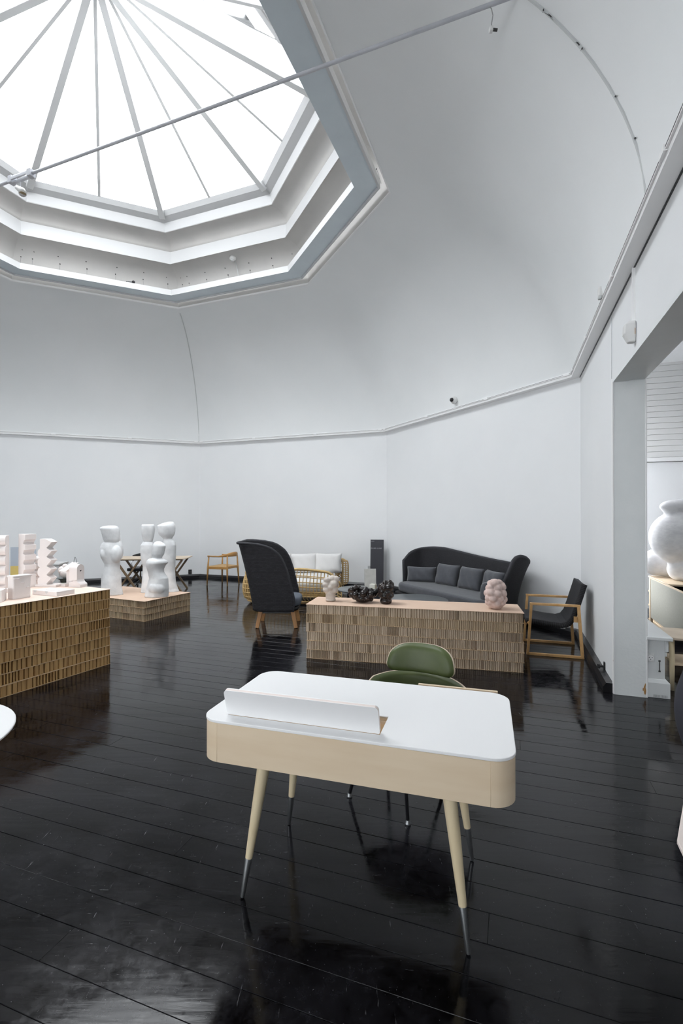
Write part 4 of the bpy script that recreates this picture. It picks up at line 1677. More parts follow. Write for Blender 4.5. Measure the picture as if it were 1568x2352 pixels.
body = [(0, -150, 155), (40, -120, 130), (150, -108, 100), (330, -98, 88), (520, -108, 98), (720, -103, 104), (780, -98, 84), (815, -92, 50), (830, -80, 30)]
head = [(818, -85, 30), (835, -100, 48), (880, -150, 80), (920, -168, 90), (985, -178, 95), (1025, -178, 90), (1060, -110, 78), (1085, -10, 60)]
add_figure([(body, 0.7, 0, 2.2), (head, 0.75, -0.01, 1.7)], 'tallest plaster figure, broad shouldered with a large angular head, at the right', (-2.925, 8.20, PT), 0.15, SC)
SD = 7.71 / 1108 * k_
body = [(0, -180, 185), (20, -178, 185), (140, -150, 190), (290, -112, 180), (380, -130, 120), (430, -145, 115), (490, -160, 140), (525, -160, 180), (560, -148, 170), (590, -120, 110), (605, -50, 60)]
head = [(598, -60, 60), (612, -65, 88), (660, -72, 118), (720, -68, 130), (790, -60, 145), (830, -45, 118), (862, -5, 60)]
add_figure([(body, 0.7, 0, 1.6), (head, 0.8, -0.01, 1.7)], 'small seated plaster figure in front of the two standing ones', (-2.935, 7.66, PT), 0.1, SD,
           [((20, -40, 130), 120, (1.1, 0.8, 1.0))])

# ------------------------------------------------------------------ white models on the tall plinth
TT = 0.804
MRZ = math.radians(22)


def profile_tower(label, loc, rz, prof, width, extra_base=None, flat_back=True, m='ceramic_white'):
    """profile (depth, height) extruded sideways"""
    root = thing('model_tower', label, 'model', loc, rz, 'white tower models')
    mb = MB()
    n = len(prof)
    hw = width / 2
    mb.add([(-hw, y, z) for y, z in prof] + [(hw, y, z) for y, z in prof],
           [tuple(range(n)), tuple(reversed(range(n, 2 * n)))] + [(i, n + i, n + (i + 1) % n, (i + 1) % n) for i in range(n)])
    o = obj('tower_body', mb, M[m], root, bevel=0.002, segs=1)
    autosmooth(o, 30)
    if extra_base:
        mb = MB()
        mb.box((extra_base[0], extra_base[1], 0.012), (extra_base[2], extra_base[3], 0.024))
        obj('base_slab', mb, M[m], root, bevel=0.002, segs=1)
    return root


# tower of round bulges
prof = [(0.07, 0.0), (0.07, 0.575)]
for i in range(5):
    zt = 0.575 - i * 0.108
    for j in range(9):
        a = PI / 2 - PI * j / 8
        prof.append((-0.045 - 0.05 * math.cos(a), zt - 0.052 + 0.052 * math.sin(a)))
prof += [(-0.05, 0.03), (-0.1, 0.03), (-0.1, 0.0)]
profile_tower('white model tower of five stacked rounded bulges, leftmost of the towers', (-3.70, 5.25, TT), math.radians(22), prof, 0.115)
# tower with half-round niches
prof = [(0.10, 0.0), (0.10, 0.585), (-0.02, 0.585)]
z = 0.525
prof += [(-0.05, 0.585), (-0.05, 0.528)]
for i in range(4):
    for j in range(6):
        a = PI / 2 * j / 5
        prof.append((-0.05 + 0.045 * math.sin(a), z - 0.052 * (1 - math.cos(a)) * 0.9))
    z -= 0.058
    prof.append((-0.05, z))
    prof.append((-0.05, z - 0.052))
    z -= 0.052
prof += [(-0.06, 0.0)]
profile_tower('tallest white model tower with half round hollows, behind the white box', (-3.475, 5.36, TT), math.radians(57), prof, 0.115)
# zigzag tower
prof = []
z = 0.53
prof += [(0.085, 0.0)]
for i in range(4):
    for j in range(7):
        a = -PI / 2 + PI * j / 6
        prof.append((0.055 + 0.028 * math.cos(a), 0.055 + i * 0.105 + 0.05 * math.sin(a)))
prof += [(0.055, 0.53), (-0.015, 0.53)]
for i in range(5):
    prof += [(-0.085, z - 0.035), (-0.025, z - 0.10)]
    z -= 0.10
prof += [(-0.085, 0.0)]
profile_tower('white zigzag model tower with a wavy back, rightmost of the towers', (-3.30, 5.42, TT), math.radians(84), prof, 0.10, (0.0, -0.03, 0.14, 0.25))

# box with shelves of half discs
bx = thing('model_box', 'white upright model box with three small half disc ledges', 'model', (-3.095, 4.64, TT), math.radians(62))
mb = MB()
mb.prism(rrect(0.165, 0.10, 0.015, 4), 0.0, 0.205)
obj('box_body', mb, M['ceramic_white'], bx, bevel=0.003)
mb = MB()
mb.prism(rrect(0.18, 0.112, 0.012, 4), 0.205, 0.22)
obj('lid', mb, M['ceramic_white'], bx, bevel=0.002)
for x, z, r in ((-0.052, 0.196, 0.025), (0.005, 0.15, 0.017), (0.05, 0.104, 0.017)):
    mb = MB()
    pts = [(x + r * math.cos(PI + PI * k / 10), -0.085 - 0.012 + 0.0, z) for k in range(11)]
    arc = [(x + r * math.cos(PI * k / 10), -0.049 - r * math.sin(PI * k / 10) * 0.8) for k in range(11)]
    mb.prism(arc[::-1], z - 0.004, z)
    obj('half_disc', mb, M['ceramic_white'], bx)
# flat tray
tr = thing('model_tray', 'flat square white model tray with half round notches', 'model', (-2.905, 4.875, TT), math.radians(-21))
mb = MB()
mb.box((0, 0, 0.022), (0.34, 0.20, 0.044))
obj('tray_body', mb, M['ceramic_white'], tr, bevel=0.002)
mb = MB()
mb.lathe([(0.075, 0.044), (0.07, 0.048), (0.0, 0.049)], 28, (0.03, 0.0, 0), 1.6, 0.8)
obj('raised_oval', mb, M['ceramic_white'], tr, smooth=True)
for x in (-0.13, 0.03):
    mb = MB()
    arc = [(x + 0.022 * math.cos(PI + PI * k / 10), 0.03 + 0.022 * math.sin(PI + PI * k / 10)) for k in range(11)]
    n_ = len(arc)
    mb.add([(a, -0.1012, b + 0.014) for a, b in arc] + [(a, -0.0995, b + 0.014) for a, b in arc], [tuple(range(n_))] + [(i, i + 1, n_ + i + 1, n_ + i) for i in range(n_ - 1)])
    obj('notch', mb, M['ring'], tr)
# little house
hs = thing('model_house', 'small white model house with a sloping roof and a wire loop', 'model', (-3.07, 5.44, TT), math.radians(-30))
mb = MB()
mb.prism([(-0.05, -0.07), (0.05, -0.07), (0.05, 0.07), (-0.05, 0.07)], 0.0, 0.03)
mb.add([(-0.05, 0.0, 0.03), (0.05, 0.0, 0.03), (0.05, 0.07, 0.03), (-0.05, 0.07, 0.03), (-0.05, 0.0, 0.20), (0.05, 0.0, 0.20), (0.05, 0.07, 0.245), (-0.05, 0.07, 0.245)],
       [(3, 2, 1, 0), (4, 5, 6, 7), (0, 1, 5, 4), (1, 2, 6, 5), (2, 3, 7, 6), (3, 0, 4, 7)])
obj('house_body', mb, M['ceramic_white'], hs, bevel=0.001, segs=1)
mb = MB()
mb.add([(-0.06, -0.08, 0.165), (0.06, -0.08, 0.165), (0.06, 0.075, 0.252), (-0.06, 0.075, 0.252), (-0.06, -0.08, 0.171), (0.06, -0.08, 0.171), (0.06, 0.075, 0.258), (-0.06, 0.075, 0.258)],
       [(3, 2, 1, 0), (4, 5, 6, 7), (0, 1, 5, 4), (1, 2, 6, 5), (2, 3, 7, 6), (3, 0, 4, 7)])
obj('roof', mb, M['ceramic_white'], hs)
mb = MB()
mb.tube([(-0.025, 0.07, 0.25), (-0.012, 0.07, 0.30), (0.0, 0.07, 0.318), (0.014, 0.07, 0.305), (0.03, 0.07, 0.25)], 0.0025, 6)
obj('wire_loop', mb, M['darksteel'], hs)
# arched piece
ar = thing('model_arch', 'white model with a rounded arch top and a stepped foot', 'model', (-2.94, 5.37, TT), math.radians(72))
mb = MB()
prof = [(-0.05, 0.07), (-0.05, 0.20)]
for k in range(13):
    a = PI - PI * k / 12
    prof.append((0.05 * math.cos(a), 0.20 + 0.05 * math.sin(a)))
prof += [(0.05, 0.07)]
n_ = len(prof)
mb.add([(x, -0.05, z) for x, z in prof] + [(x, 0.06, z) for x, z in prof], [tuple(range(n_)), tuple(reversed(range(n_, 2 * n_)))] + [(i, n_ + i, n_ + (i + 1) % n_, (i + 1) % n_) for i in range(n_)])
autosmooth(obj('arch_body', mb, M['ceramic_white'], ar), 30)
mb = MB()
prof = [(0.065, 0.0), (0.065, 0.045)]
for k in range(5):
    a = PI / 2 * k / 4
    prof.append((-0.05 - 0.035 * (1 - math.cos(a)) , 0.085 - 0.04 * math.sin(a)))
prof += [(-0.095, 0.03), (-0.095, 0.0)]
mb.prism([(-0.05, 0), (0.05, 0), (0.05, 0.01), (-0.05, 0.01)], 0, 0.001)
mb.v, mb.f = [], []
n_ = len(prof)
mb.add([(-0.05, y, z) for y, z in prof] + [(0.05, y, z) for y, z in prof], [tuple(range(n_)), tuple(reversed(range(n_, 2 * n_)))] + [(i, n_ + i, n_ + (i + 1) % n_, (i + 1) % n_) for i in range(n_)])
autosmooth(obj('foot', mb, M['ceramic_white'], ar), 30)
mb = MB()
mb.add([(-0.014, -0.0512, 0.185), (0.014, -0.0512, 0.185), (0.0, -0.0512, 0.168)], [(0, 1, 2)])
obj('notch', mb, M['darksteel'], ar, label='tiny dark triangular notch')
# round lumpy tower and a disc bowl behind, corner block in front
tw = MB()
for i in range(4):
    tw.sphere((0, 0, 0.055 + i * 0.075), 0.062, 16, 10, (1, 1, 0.78))
o = obj('model_column', tw, M['ceramic_white'], None, smooth=True)
o.location = (-3.50, 5.60, TT)
tag(o, 'white model column of stacked round lumps behind the zigzag tower', 'model')
bo = thing('glass_dish', 'glass dish with a dark rim and small white lumps beside the model house', 'dish', (-3.27, 5.72, TT))
mb = MB()
mb.lathe([(0.05, 0.0), (0.055, 0.03), (0.10, 0.052), (0.11, 0.054), (0.11, 0.058), (0.05, 0.05)], 24)
obj('dish', mb, M['table_glass'], bo, smooth=True)
mb = MB()
for x, y, z, r in ((0.0, 0.0, 0.10, 0.055), (-0.045, 0.02, 0.14, 0.05), (0.04, 0.01, 0.085, 0.04), (-0.02, 0.03, 0.18, 0.035)):
    mb.sphere((x, y, z), r, 14, 10)
obj('clay_lump', mb, M['ceramic_white'], bo, smooth=True)
mb = MB()
mb.box((0, 0, 0.055), (0.16, 0.16, 0.11))
o = obj('model_block', mb, M['ceramic_white'], None, bevel=0.002)
o.location = (-3.195, 4.44, TT)
o.rotation_euler = (0, 0, MRZ)
tag(o, 'low white model block at the very left edge', 'model')
mb = MB()
mb.box((0, 0, 0.02), (0.3, 0.2, 0.04))
o = obj('model_plate', mb, M['ceramic_white'], None, bevel=0.002)
o.location = (-3.55, 4.86, TT)
o.rotation_euler = (0, 0, MRZ)
tag(o, 'flat white model plate behind the upright box', 'model')
# printed panel and grey box behind the towers
pn = thing('printed_panel', 'tall panel, grey blue above and yellow below, behind the white towers', 'panel', (-5.27, 8.0, 0), 0.35)
mb = MB()
mb.box((0, 0, 0.915), (0.36, 0.02, 0.31))
obj('blue_field', mb, M['poster_blue'], pn)
mb = MB()
mb.box((0, 0, 0.38), (0.36, 0.02, 0.76))
obj('yellow_field', mb, M['poster_yellow'], pn)
gb = thing('storage_chest', 'pale grey chest standing on the floor behind the white models', 'chest', (-4.85, 7.95, 0), 0.2)
mb = MB()
mb.box((0, 0, 0.39), (0.5, 0.4, 0.78))
obj('chest_body', mb, M['grey_box'], gb, bevel=0.01)
mb = MB()
mb.box((0, 0, 0.80), (0.52, 0.42, 0.03))
obj('chest_lid', mb, M['grey_box'], gb, bevel=0.006)

# ------------------------------------------------------------------ high-backed woven chair
wc = thing('woven_wing_chair', 'tall black woven high-back chair on teak legs with its side turned', 'chair', (-0.92, 7.08, 0), 0)
# local: the sitter looks towards +x
def xb(h):
    t = max(0.0, (h - 0.26) / 0.95)
    return -0.335 - 0.20 * t ** 1.25
def xf(h):
    tab = [(0.24, 0.24), (0.40, 0.262), (0.60, 0.215), (0.80, 0.165), (0.95, 0.11), (1.05, 0.05), (1.13, -0.05), (1.18, -0.17), (1.205, -0.34), (1.21, -0.46)]
    for (h0, a), (h1, b) in zip(tab, tab[1:]):
        if h <= h1:
            t = max(0.0, (h - h0) / (h1 - h0))
            return a + (b - a) * t
    return tab[-1][1]
def wing_fn(u, v):
    h = 0.25 + 0.96 * (1 - (1 - v) ** 1.35)
    bx_, fx = xb(h), xf(h)
    W = 0.335 + 0.05 * v
    R_ = 0.20
    Ls = max(0.02, fx - bx_ - R_)
    R_ = min(R_, max(0.03, fx - bx_ - 0.01))
    arc = PI * R_ / 2
    mid = 2 * (W - R_)
    T = 2 * Ls + 2 * arc + mid
    s = u * T
    if s < Ls:
        return (fx - s, -W, h)
    s -= Ls
    if s < arc:
        a = s / R_
        return (bx_ + R_ - R_ * math.sin(a), -W + R_ - R_ * math.cos(a), h)
    s -= arc
    if s < mid:
        return (bx_, -W + R_ + s, h)
    s -= mid
    if s < arc:
        a = s / R_
        return (bx_ + R_ - R_ * math.cos(a), W - R_ + R_ * math.sin(a), h)
    s -= arc
    return (bx_ + R_ + s, W, h)
mb = MB()
mb.grid(wing_fn, 56, 36)
obj('woven_shell', mb, M['weave'], wc, smooth=True, solid=0.035)
mb = MB()
rim = [wing_fn(0, j / 20) for j in range(21)] + [wing_fn(i / 30, 1) for i in range(1, 30)] + [wing_fn(1, 1 - j / 20) for j in range(21)]
mb.tube(rim, 0.019, 8)
obj('rim', mb, M['rim'], wc, smooth=True)
mb = MB()
mb.prism(rrect(0.62, 0.66, 0.14, 8), 0.25, 0.30)
o = obj('base_shell', mb, M['weave'], wc, bevel=0.02, segs=3)
mb = MB()
mb.prism([(x + 0.02, y) for x, y in rrect(0.63, 0.60, 0.16, 8)], 0.305, 0.43)
obj('seat_cushion', mb, M['cushion_blue'], wc, bevel=0.045, segs=4)
for x, y in ((-0.235, -0.235), (0.235, -0.235), (-0.235, 0.235), (0.235, 0.235)):
    mb = MB()
    sx, sy = (1 if x > 0 else -1), (1 if y > 0 else -1)
    mb.bar((x * 1.0 + sx * 0.04, y, 0), (x - sx * 0.01, y * 0.9, 0.25), 0.05, 0.05, up=(0, 1, 0), w2=0.06, h2=0.055)
    obj('leg', mb, M['teak'], wc, bevel=0.006)
mb = MB()
mb.box((0, -0.22, 0.225), (0.42, 0.03, 0.04))
mb.box((0, 0.22, 0.225), (0.42, 0.03, 0.04))
mb.box((-0.2, 0, 0.225), (0.03, 0.42, 0.04))
mb.box((0.2, 0, 0.225), (0.03, 0.42, 0.04))
obj('leg_frame', mb, M['darksteel'], wc)

# ------------------------------------------------------------------ woven sofa
def pillow(w, h, t, nu=16, nv=16):
    mb = MB()
    for side in (1, -1):
        def fn(u, v, side=side):
            x, z = 2 * u - 1, 2 * v - 1
            e = max(0.0, (1 - x ** 4) * (1 - z ** 4)) ** 0.5
            pin = 1 - 0.07 * (1 - z * z) * 0 - 0.05 * (1 - (1 - x * x) * 0.0) * (abs(z) ** 2) * (abs(x) ** 2)
            xx = x * (1 - 0.06 * (1 - z * z) * abs(x))
            zz = z * (1 - 0.06 * (1 - x * x) * abs(z))
            wr_ = 0.006 * math.sin(9 * x + 5 * z) * e
            return (xx * w / 2, side * (t / 2 * e + wr_), zz * h / 2)
        mb.grid(fn, nu, nv)
    return mb
SE = Vector((0.449, -0.894)).normalized()
sofa_rz = math.atan2(SE.y, SE.x)
so = thing('woven_sofa', 'black woven sofa with a curving high back along the wall', 'sofa', (1.13, 8.70, 0), sofa_rz)
# local: x along the front from the left wing to the right, +y towards the wall
SL, SDp = 2.28, 0.50
def sofa_top(t):
    tab = [(0.0, 0.74), (0.02, 0.86), (0.05, 0.93), (0.10, 0.975), (0.17, 1.0), (0.27, 1.0), (0.40, 0.955), (0.52, 0.915), (0.64, 0.885), (0.76, 0.865), (0.82, 0.90), (0.87, 0.975), (0.91, 1.03), (0.945, 1.03), (0.97, 0.97), (0.985, 0.87), (1.0, 0.70)]
    for (a, b), (c, d) in zip(tab, tab[1:]):
        if t <= c:
            k = (t - a) / (c - a)
            k = k * k * (3 - 2 * k) if False else k
            return b + (d - b) * k
    return tab[-1][1]
def smooth_top(t):
    return sum(sofa_top(min(1, max(0, t + d))) for d in (-0.02, -0.01, 0, 0.01, 0.02)) / 5
def sofa_fn(u, v):
    R_ = 0.30
    top = smooth_top(u)
    h = 0.12 + (top - 0.12) * v
    flare = 0.10 * v * v
    Wl, Wr = -flare * 0.2, SL + flare * 1.6
    D = SDp + flare
    s1 = D - R_
    arc = PI * R_ / 2
    mid = (Wr - Wl) - 2 * R_
    T = 2 * s1 + 2 * arc + mid
    s = u * T
    if s < s1:
        return (Wl, s, h)
    s -= s1
    if s < arc:
        a = s / R_
        return (Wl + R_ - R_ * math.cos(a), s1 + R_ * math.sin(a), h)
    s -= arc
    if s < mid:
        return (Wl + R_ + s, D, h)
    s -= mid
    if s < arc:
        a = s / R_
        return (Wr - R_ + R_ * math.sin(a), D - R_ + R_ * math.cos(a), h)
    s -= arc
    return (Wr, s1 - s, h)
mb = MB()
mb.grid(sofa_fn, 90, 24)
obj('woven_shell', mb, M['weave_fine'], so, smooth=True, solid=0.05)
mb = MB()
rim = [sofa_fn(0, j / 16) for j in range(17)] + [sofa_fn(i / 80, 1) for i in range(1, 80)] + [sofa_fn(1, 1 - j / 16) for j in range(17)]
mb.tube(rim, 0.027, 8)
obj('rim', mb, M['rim'], so, smooth=True)
mb = MB()
mb.prism([(x + SL / 2, y + 0.12) for x, y in rrect(SL - 0.02, 0.80, 0.16, 8)], 0.13, 0.26)
obj('base', mb, M['weave_fine'], so, bevel=0.02)
mb = MB()
mb.prism([(x + SL / 2, y + 0.15) for x, y in rrect(SL - 0.10, 0.78, 0.18, 8)], 0.265, 0.42)
obj('seat_cushion', mb, M['cushion'], so, bevel=0.05, segs=4)
for x in (0.2, SL - 0.2):
    for y in (-0.12, 0.40):
        mb = MB()
        mb.tube([(x, y, 0), (x, y, 0.14)], [0.014, 0.022], 10)
        obj('leg', mb, M['darksteel'], so)
SOFA_B = Vector((-SE.y, SE.x))
for nm, x, y, z, w, h, tilt, yaw, lab in (
        ('back_pillow', 0.24, 0.20, 0.545, 0.52, 0.28, -0.20, 0.75, 'low charcoal lumbar pillow at the left end of the woven sofa'),
        ('back_pillow', 0.76, 0.36, 0.585, 0.50, 0.37, -0.26, 0.10, 'second charcoal pillow from the left on the woven sofa'),
        ('back_pillow', 1.32, 0.37, 0.585, 0.50, 0.37, -0.26, 0.02, 'third charcoal pillow from the left on the woven sofa'),
        ('back_pillow', 1.84, 0.34, 0.585, 0.48, 0.37, -0.26, -0.22, 'rightmost large charcoal pillow by the sofa wing'),
        ('back_pillow', 2.08, 0.02, 0.53, 0.34, 0.26, -0.20, -1.1, 'small charcoal pillow tucked behind the pink vase')):
    o = obj(nm, pillow(w, h, 0.17), M['cushion'], None, smooth=True)
    md = o.modifiers.new('weld', 'WELD')
    md.merge_threshold = 0.004
    q = Vector((1.13, 8.70)) + SE * x + SOFA_B * y
    o.location = (q.x, q.y, z)
    o.rotation_euler = (tilt, 0, sofa_rz + yaw)
    tag(o, lab, 'pillow', 'charcoal pillows on the woven sofa')

# ------------------------------------------------------------------ low round tables
def round_low(label, loc, r, h, n=64):
    root = thing('coffee_table', label, 'table', loc, 0, None)
    mb = MB()
    mb.lathe([(r - 0.012, h - 0.022), (r, h - 0.012), (r, h - 0.002), (r - 0.004, h)], n)
    autosmooth(obj('top', mb, M['table_grey'], root), 30)
    for k in range(3):
        a = 2 * PI * k / 3 + 0.5
        mb = MB()
        mb.bar((0.72 * r * math.cos(a), 0.72 * r * math.sin(a), 0), (0.55 * r * math.cos(a), 0.55 * r * math.sin(a), h - 0.02), 0.05, 0.02)
        obj('leg', mb, M['darksteel'], root)
    return root
round_low('smaller round dark grey coffee table near the rattan sofa', (0.30, 7.66, 0), 0.37, 0.43)
round_low('larger round dark grey coffee table in front of the woven sofa', (1.06, 7.10, 0), 0.50, 0.36)
# concrete board and cube on the smaller table / second table
cb = MB()
cb.box((0, 0, 0.155), (0.186, 0.012, 0.31))
o = obj('concrete_board', cb, M['concrete'], None, bevel=0.002)
o.location = (0.46, 7.70, 0.4315)
o.rotation_euler = (-0.12, 0, 0.05)
tag(o, 'thin grey concrete board standing upright on the smaller coffee table', 'board')
cu = MB()
cu.box((0, 0, 0.045), (0.095, 0.085, 0.09))
o = thing('stone_cube', 'small pale stone cube in front of the concrete board', 'cube', (0.495, 7.57, 0.4305), -0.45)
obj('cube_body', cu, M['cube'], o, bevel=0.006)
mb = MB()
mb.tube([(0.0476, 0, 0.045), (0.0488, 0, 0.045)], 0.028, 18)
obj('round_inlay', mb, M['flute_pale'], o)

# leaning sign
sg = thing('leaning_sign', 'tall anthracite sign panel leaning on the far wall', 'sign', (0.755, 10.36, 0), math.atan2(VK[1].y - VK[0].y, VK[1].x - VK[0].x) * 0.5)
T_ = Matrix.Rotation(math.radians(-5), 3, 'X')
def leaned(c):
    return T_ @ Vector(c)
mb = MB()
mb.box(leaned((0, 0, 0.535)), (0.285, 0.022, 1.07), T_)
obj('panel', mb, M['sign'], sg, bevel=0.002)
def lettering(body, x, z, size, spacing):
    cu_ = bpy.data.curves.new('lettering', 'FONT')
    cu_.body = body
    cu_.size = size
    cu_.space_character = spacing
    cu_.extrude = 0.0008
    cu_.materials.append(M['letter'])
    tmp = bpy.data.objects.new('lettering_curve', cu_)
    COL.objects.link(tmp)
    dg = bpy.context.evaluated_depsgraph_get()
    me = bpy.data.meshes.new_from_object(tmp.evaluated_get(dg))
    bpy.data.objects.remove(tmp)
    o = link('lettering', me, sg)
    if not me.materials:
        me.materials.append(M['letter'])
    o.location = leaned((x, -0.0125, z))
    o.rotation_euler = (PI / 2 + math.radians(-5), 0, 0)
    return o
lettering('CANE-LINE', -0.132, 0.872, 0.036, 1.35)
lettering('DESIGN', -0.132, 1.03, 0.019, 1.1)
# narrow pale strip behind it
mb = MB()
mb.box((0, 0, 0.25), (0.06, 0.02, 0.50))
o = obj('sample_strip', mb, M['grey_box'], None, bevel=0.002)
o.location = (0.60, 10.42, 0)
o.rotation_euler = (-0.06, 0, 0)
tag(o, 'narrow pale grey strip standing beside the leaning sign', 'strip')

# ------------------------------------------------------------------ rattan sofa with pale pillows
rs = thing('rattan_sofa', 'open honey coloured rattan sofa with rounded basket arms', 'sofa', (-0.87, 9.40, 0))
RX, RY = 0.87, 0.90
def basket(u, v, top):
    """u runs front of near arm -> back -> front of far arm"""
    R_ = 0.34
    bul = 0.05 * math.sin(PI * min(1, v * 1.0))
    X0, X1, Y0, Y1 = -RX - bul, RX, -RY - bul, RY + bul
    if v < 0.16:
        k = (1 - v / 0.16) ** 2 * 0.09
        X0 += k; Y0 += k; Y1 -= k
    s1 = X1 - X0 - R_
    arc = PI * R_ / 2
    mid = Y1 - Y0 - 2 * R_
    T = 2 * s1 + 2 * arc + mid
    s = u * T
    h = 0.03 + (top(u) - 0.03) * v
    if s < s1:
        return (X1 - s, Y0, h)
    s -= s1
    if s < arc:
        a = s / R_
        return (X0 + R_ - R_ * math.sin(a), Y0 + R_ - R_ * math.cos(a), h)
    s -= arc
    if s < mid:
        return (X0, Y0 + R_ + s, h)
    s -= mid
    if s < arc:
        a = s / R_
        return (X0 + R_ - R_ * math.cos(a), Y1 - R_ + R_ * math.sin(a), h)
    s -= arc
    return (X0 + R_ + s, Y1, h)
def rtop(u):
    if u < 0.06:
        return 0.36 + 0.24 * math.sin(PI / 2 * u / 0.06)
    if u < 0.16:
        return 0.60 + 0.045 * math.sin(PI / 2 * (u - 0.06) / 0.10)
    if u < 0.40:
        return 0.645 - 0.10 * (u - 0.16) / 0.24
    if u < 0.7:
        return 0.545
    if u > 0.94:
        return 0.36 + 0.29 * math.sin(PI / 2 * (1 - u) / 0.06)
    return 0.545 + 0.105 * (u - 0.7) / 0.24
mb = MB()
NU = 84
for i in range(NU + 1):
    u = i / NU
    mb.tube([basket(u, j / 6, rtop) for j in range(7)], 0.009, 4, cap=False)
for v in (0.22, 0.36, 0.50, 0.64, 0.78, 0.82):
    mb.tube([basket(i / 80, v, rtop) for i in range(81)], 0.0085, 4, cap=False)
o = obj('lattice', mb, M['rattan'], rs, smooth=True)
o['kind'] = 'stuff'
mb = MB()
for v, r in ((1.0, 0.024), (0.02, 0.022), (0.06, 0.016)):
    mb.tube([basket(i / 90, v, rtop) for i in range(91)], r, 8)
obj('rim', mb, M['rattan'], rs, smooth=True)
def arm_loop(x0, x1, y, z0, z1, r):
    mb = MB()
    loop = []
    for k in range(32):
        a = 2 * PI * k / 32
        c, s_ = math.cos(a), math.sin(a)
        f = (abs(c) ** 3 + abs(s_) ** 3) ** (-1 / 3)
        loop.append(((x0 + x1) / 2 + (x1 - x0) / 2 * f * c, y, (z0 + z1) / 2 + (z1 - z0) / 2 * f * s_))
    mb.tube(loop, r, 8, closed=True)
    for k in range(6):
        z = z0 + (z1 - z0) * (k + 1) / 7
        mb.tube([(x0 + 0.005, y, z), (x1 - 0.005, y, z)], 0.006, 5)
    mb.tube([((x0 + x1) / 2, y, z0), ((x0 + x1) / 2, y, z1)], 0.006, 5)
    obj('arm_front', mb, M['rattan'], rs, smooth=True)


arm_loop(0.785, 0.895, 0.80, 0.10, 0.66, 0.016)
mb = MB()
for k in range(15):                                   # outer side of the far arm, wrapping back
    z = 0.10 + 0.555 * k / 14
    w = math.sqrt(max(0.0, 1 - (2 * k / 14 - 1) ** 6))
    mb.tube([(0.905, 0.80, z), (0.905 + 0.09 * w, 0.86, z), (0.905 + 0.115 * w, 0.98, z)], 0.010, 5)
for t in (0.0, 0.35, 0.7, 1.0):
    mb.tube([(0.905 + 0.115 * min(1, t * 1.3) * math.sqrt(max(0.0, 1 - (2 * k / 14 - 1) ** 6)), 0.80 + 0.18 * t, 0.10 + 0.555 * k / 14) for k in range(15)], 0.010, 5)
for k in range(7):
    y = 0.80 + 0.18 * k / 6
    mb.tube([(0.79, y, 0.655), (0.85, y, 0.675), (0.91 + 0.02 * k / 6, y, 0.65)], 0.011, 5)
o = obj('arm_lattice', mb, M['rattan'], rs, smooth=True)
o['kind'] = 'stuff'
mb = MB()
mb.prism(rrect(1.42, 1.62, 0.22, 6), 0.14, 0.20)
obj('seat_frame', mb, M['rattan'], rs, bevel=0.01)
mb = MB()
mb.prism(rrect(1.40, 1.60, 0.24, 8), 0.205, 0.40)
obj('seat_cushion', mb, M['cushion_pale'], rs, bevel=0.06, segs=4)
for x, y, z, w, h, yaw, lab in ((-1.32, 9.75, 0.60, 0.66, 0.46, 0.35, 'large pale grey pillow at the left of the rattan sofa'),
                                (-0.83, 10.05, 0.60, 0.66, 0.42, 0.10, 'pale grey pillow in the middle of the rattan sofa'),
                                (-0.28, 10.06, 0.60, 0.58, 0.42, -0.1, 'pale grey pillow beside the far rattan arm')):
    o = obj('back_pillow', pillow(w, h, 0.2), M['cushion_pale'], None, smooth=True)
    md = o.modifiers.new('weld', 'WELD')
    md.merge_threshold = 0.004
    o.location = (x, y, z)
    o.rotation_euler = (-0.2, 0, yaw)
    tag(o, lab, 'pillow', 'pale pillows on the rattan sofa')

# ------------------------------------------------------------------ oak and rope armchair
ac = thing('rope_armchair', 'oak framed armchair with a black rope seat beside the right wall', 'armchair', (2.50, 5.76, 0), math.atan2(-0.17, 0.553))
# local: front at -x, near side -y
fr = [(-0.285, 0.0), (-0.245, 0.585), (0.245, 0.585), (0.285, 0.0)]
for sy in (-1, 1):
    y = sy * 0.315
    mb = MB()
    a, b, c, d = [Vector((x, y, z)) for x, z in fr]
    lo = Vector((0, 0, 0.014))
    mb.bar(a + lo * 0, b, 0.034, 0.028, up=(1, 0, 0))
    obj('front_leg', mb, M['oak'], ac, bevel=0.003)
    mb = MB()
    mb.bar(d, c, 0.034, 0.032, up=(1, 0, 0))
    obj('rear_leg', mb, M['oak'], ac, bevel=0.003)
    mb = MB()
    mb.bar(b + Vector((-0.017, 0, 0)), c + Vector((0.02, 0, 0)), 0.036, 0.026)
    obj('armrest', mb, M['oak'], ac, bevel=0.004)
    mb = MB()
    mb.bar(a + Vector((-0.012, 0, 0.014)), d + Vector((0.012, 0, 0.014)), 0.034, 0.028)
    obj('runner', mb, M['oak'], ac, bevel=0.003)
mb = MB()
mb.tube([(0.235, -0.315, 0.44), (0.235, 0.315, 0.44)], 0.018, 10)
mb.box((0.225, -0.29, 0.43), (0.05, 0.05, 0.06))
mb.box((0.225, 0.29, 0.43), (0.05, 0.05, 0.06))
mb.tube([(-0.275, -0.315, 0.36), (-0.275, 0.315, 0.36)], 0.014, 10)
obj('cross_rail', mb, M['oak'], ac)
prof = [(-0.30, 0.385), (-0.20, 0.375), (-0.05, 0.355), (0.08, 0.345), (0.15, 0.37), (0.195, 0.43), (0.235, 0.55), (0.28, 0.70), (0.315, 0.82)]
def seat_fn(u, v):
    t = v * (len(prof) - 1)
    i = min(int(t), len(prof) - 2)
    k = t - i
    x = prof[i][0] * (1 - k) + prof[i + 1][0] * k
    z = prof[i][1] * (1 - k) + prof[i + 1][1] * k
    return (x, (u - 0.5) * 0.56, z - 0.01 * math.sin(PI * u))
mb = MB()
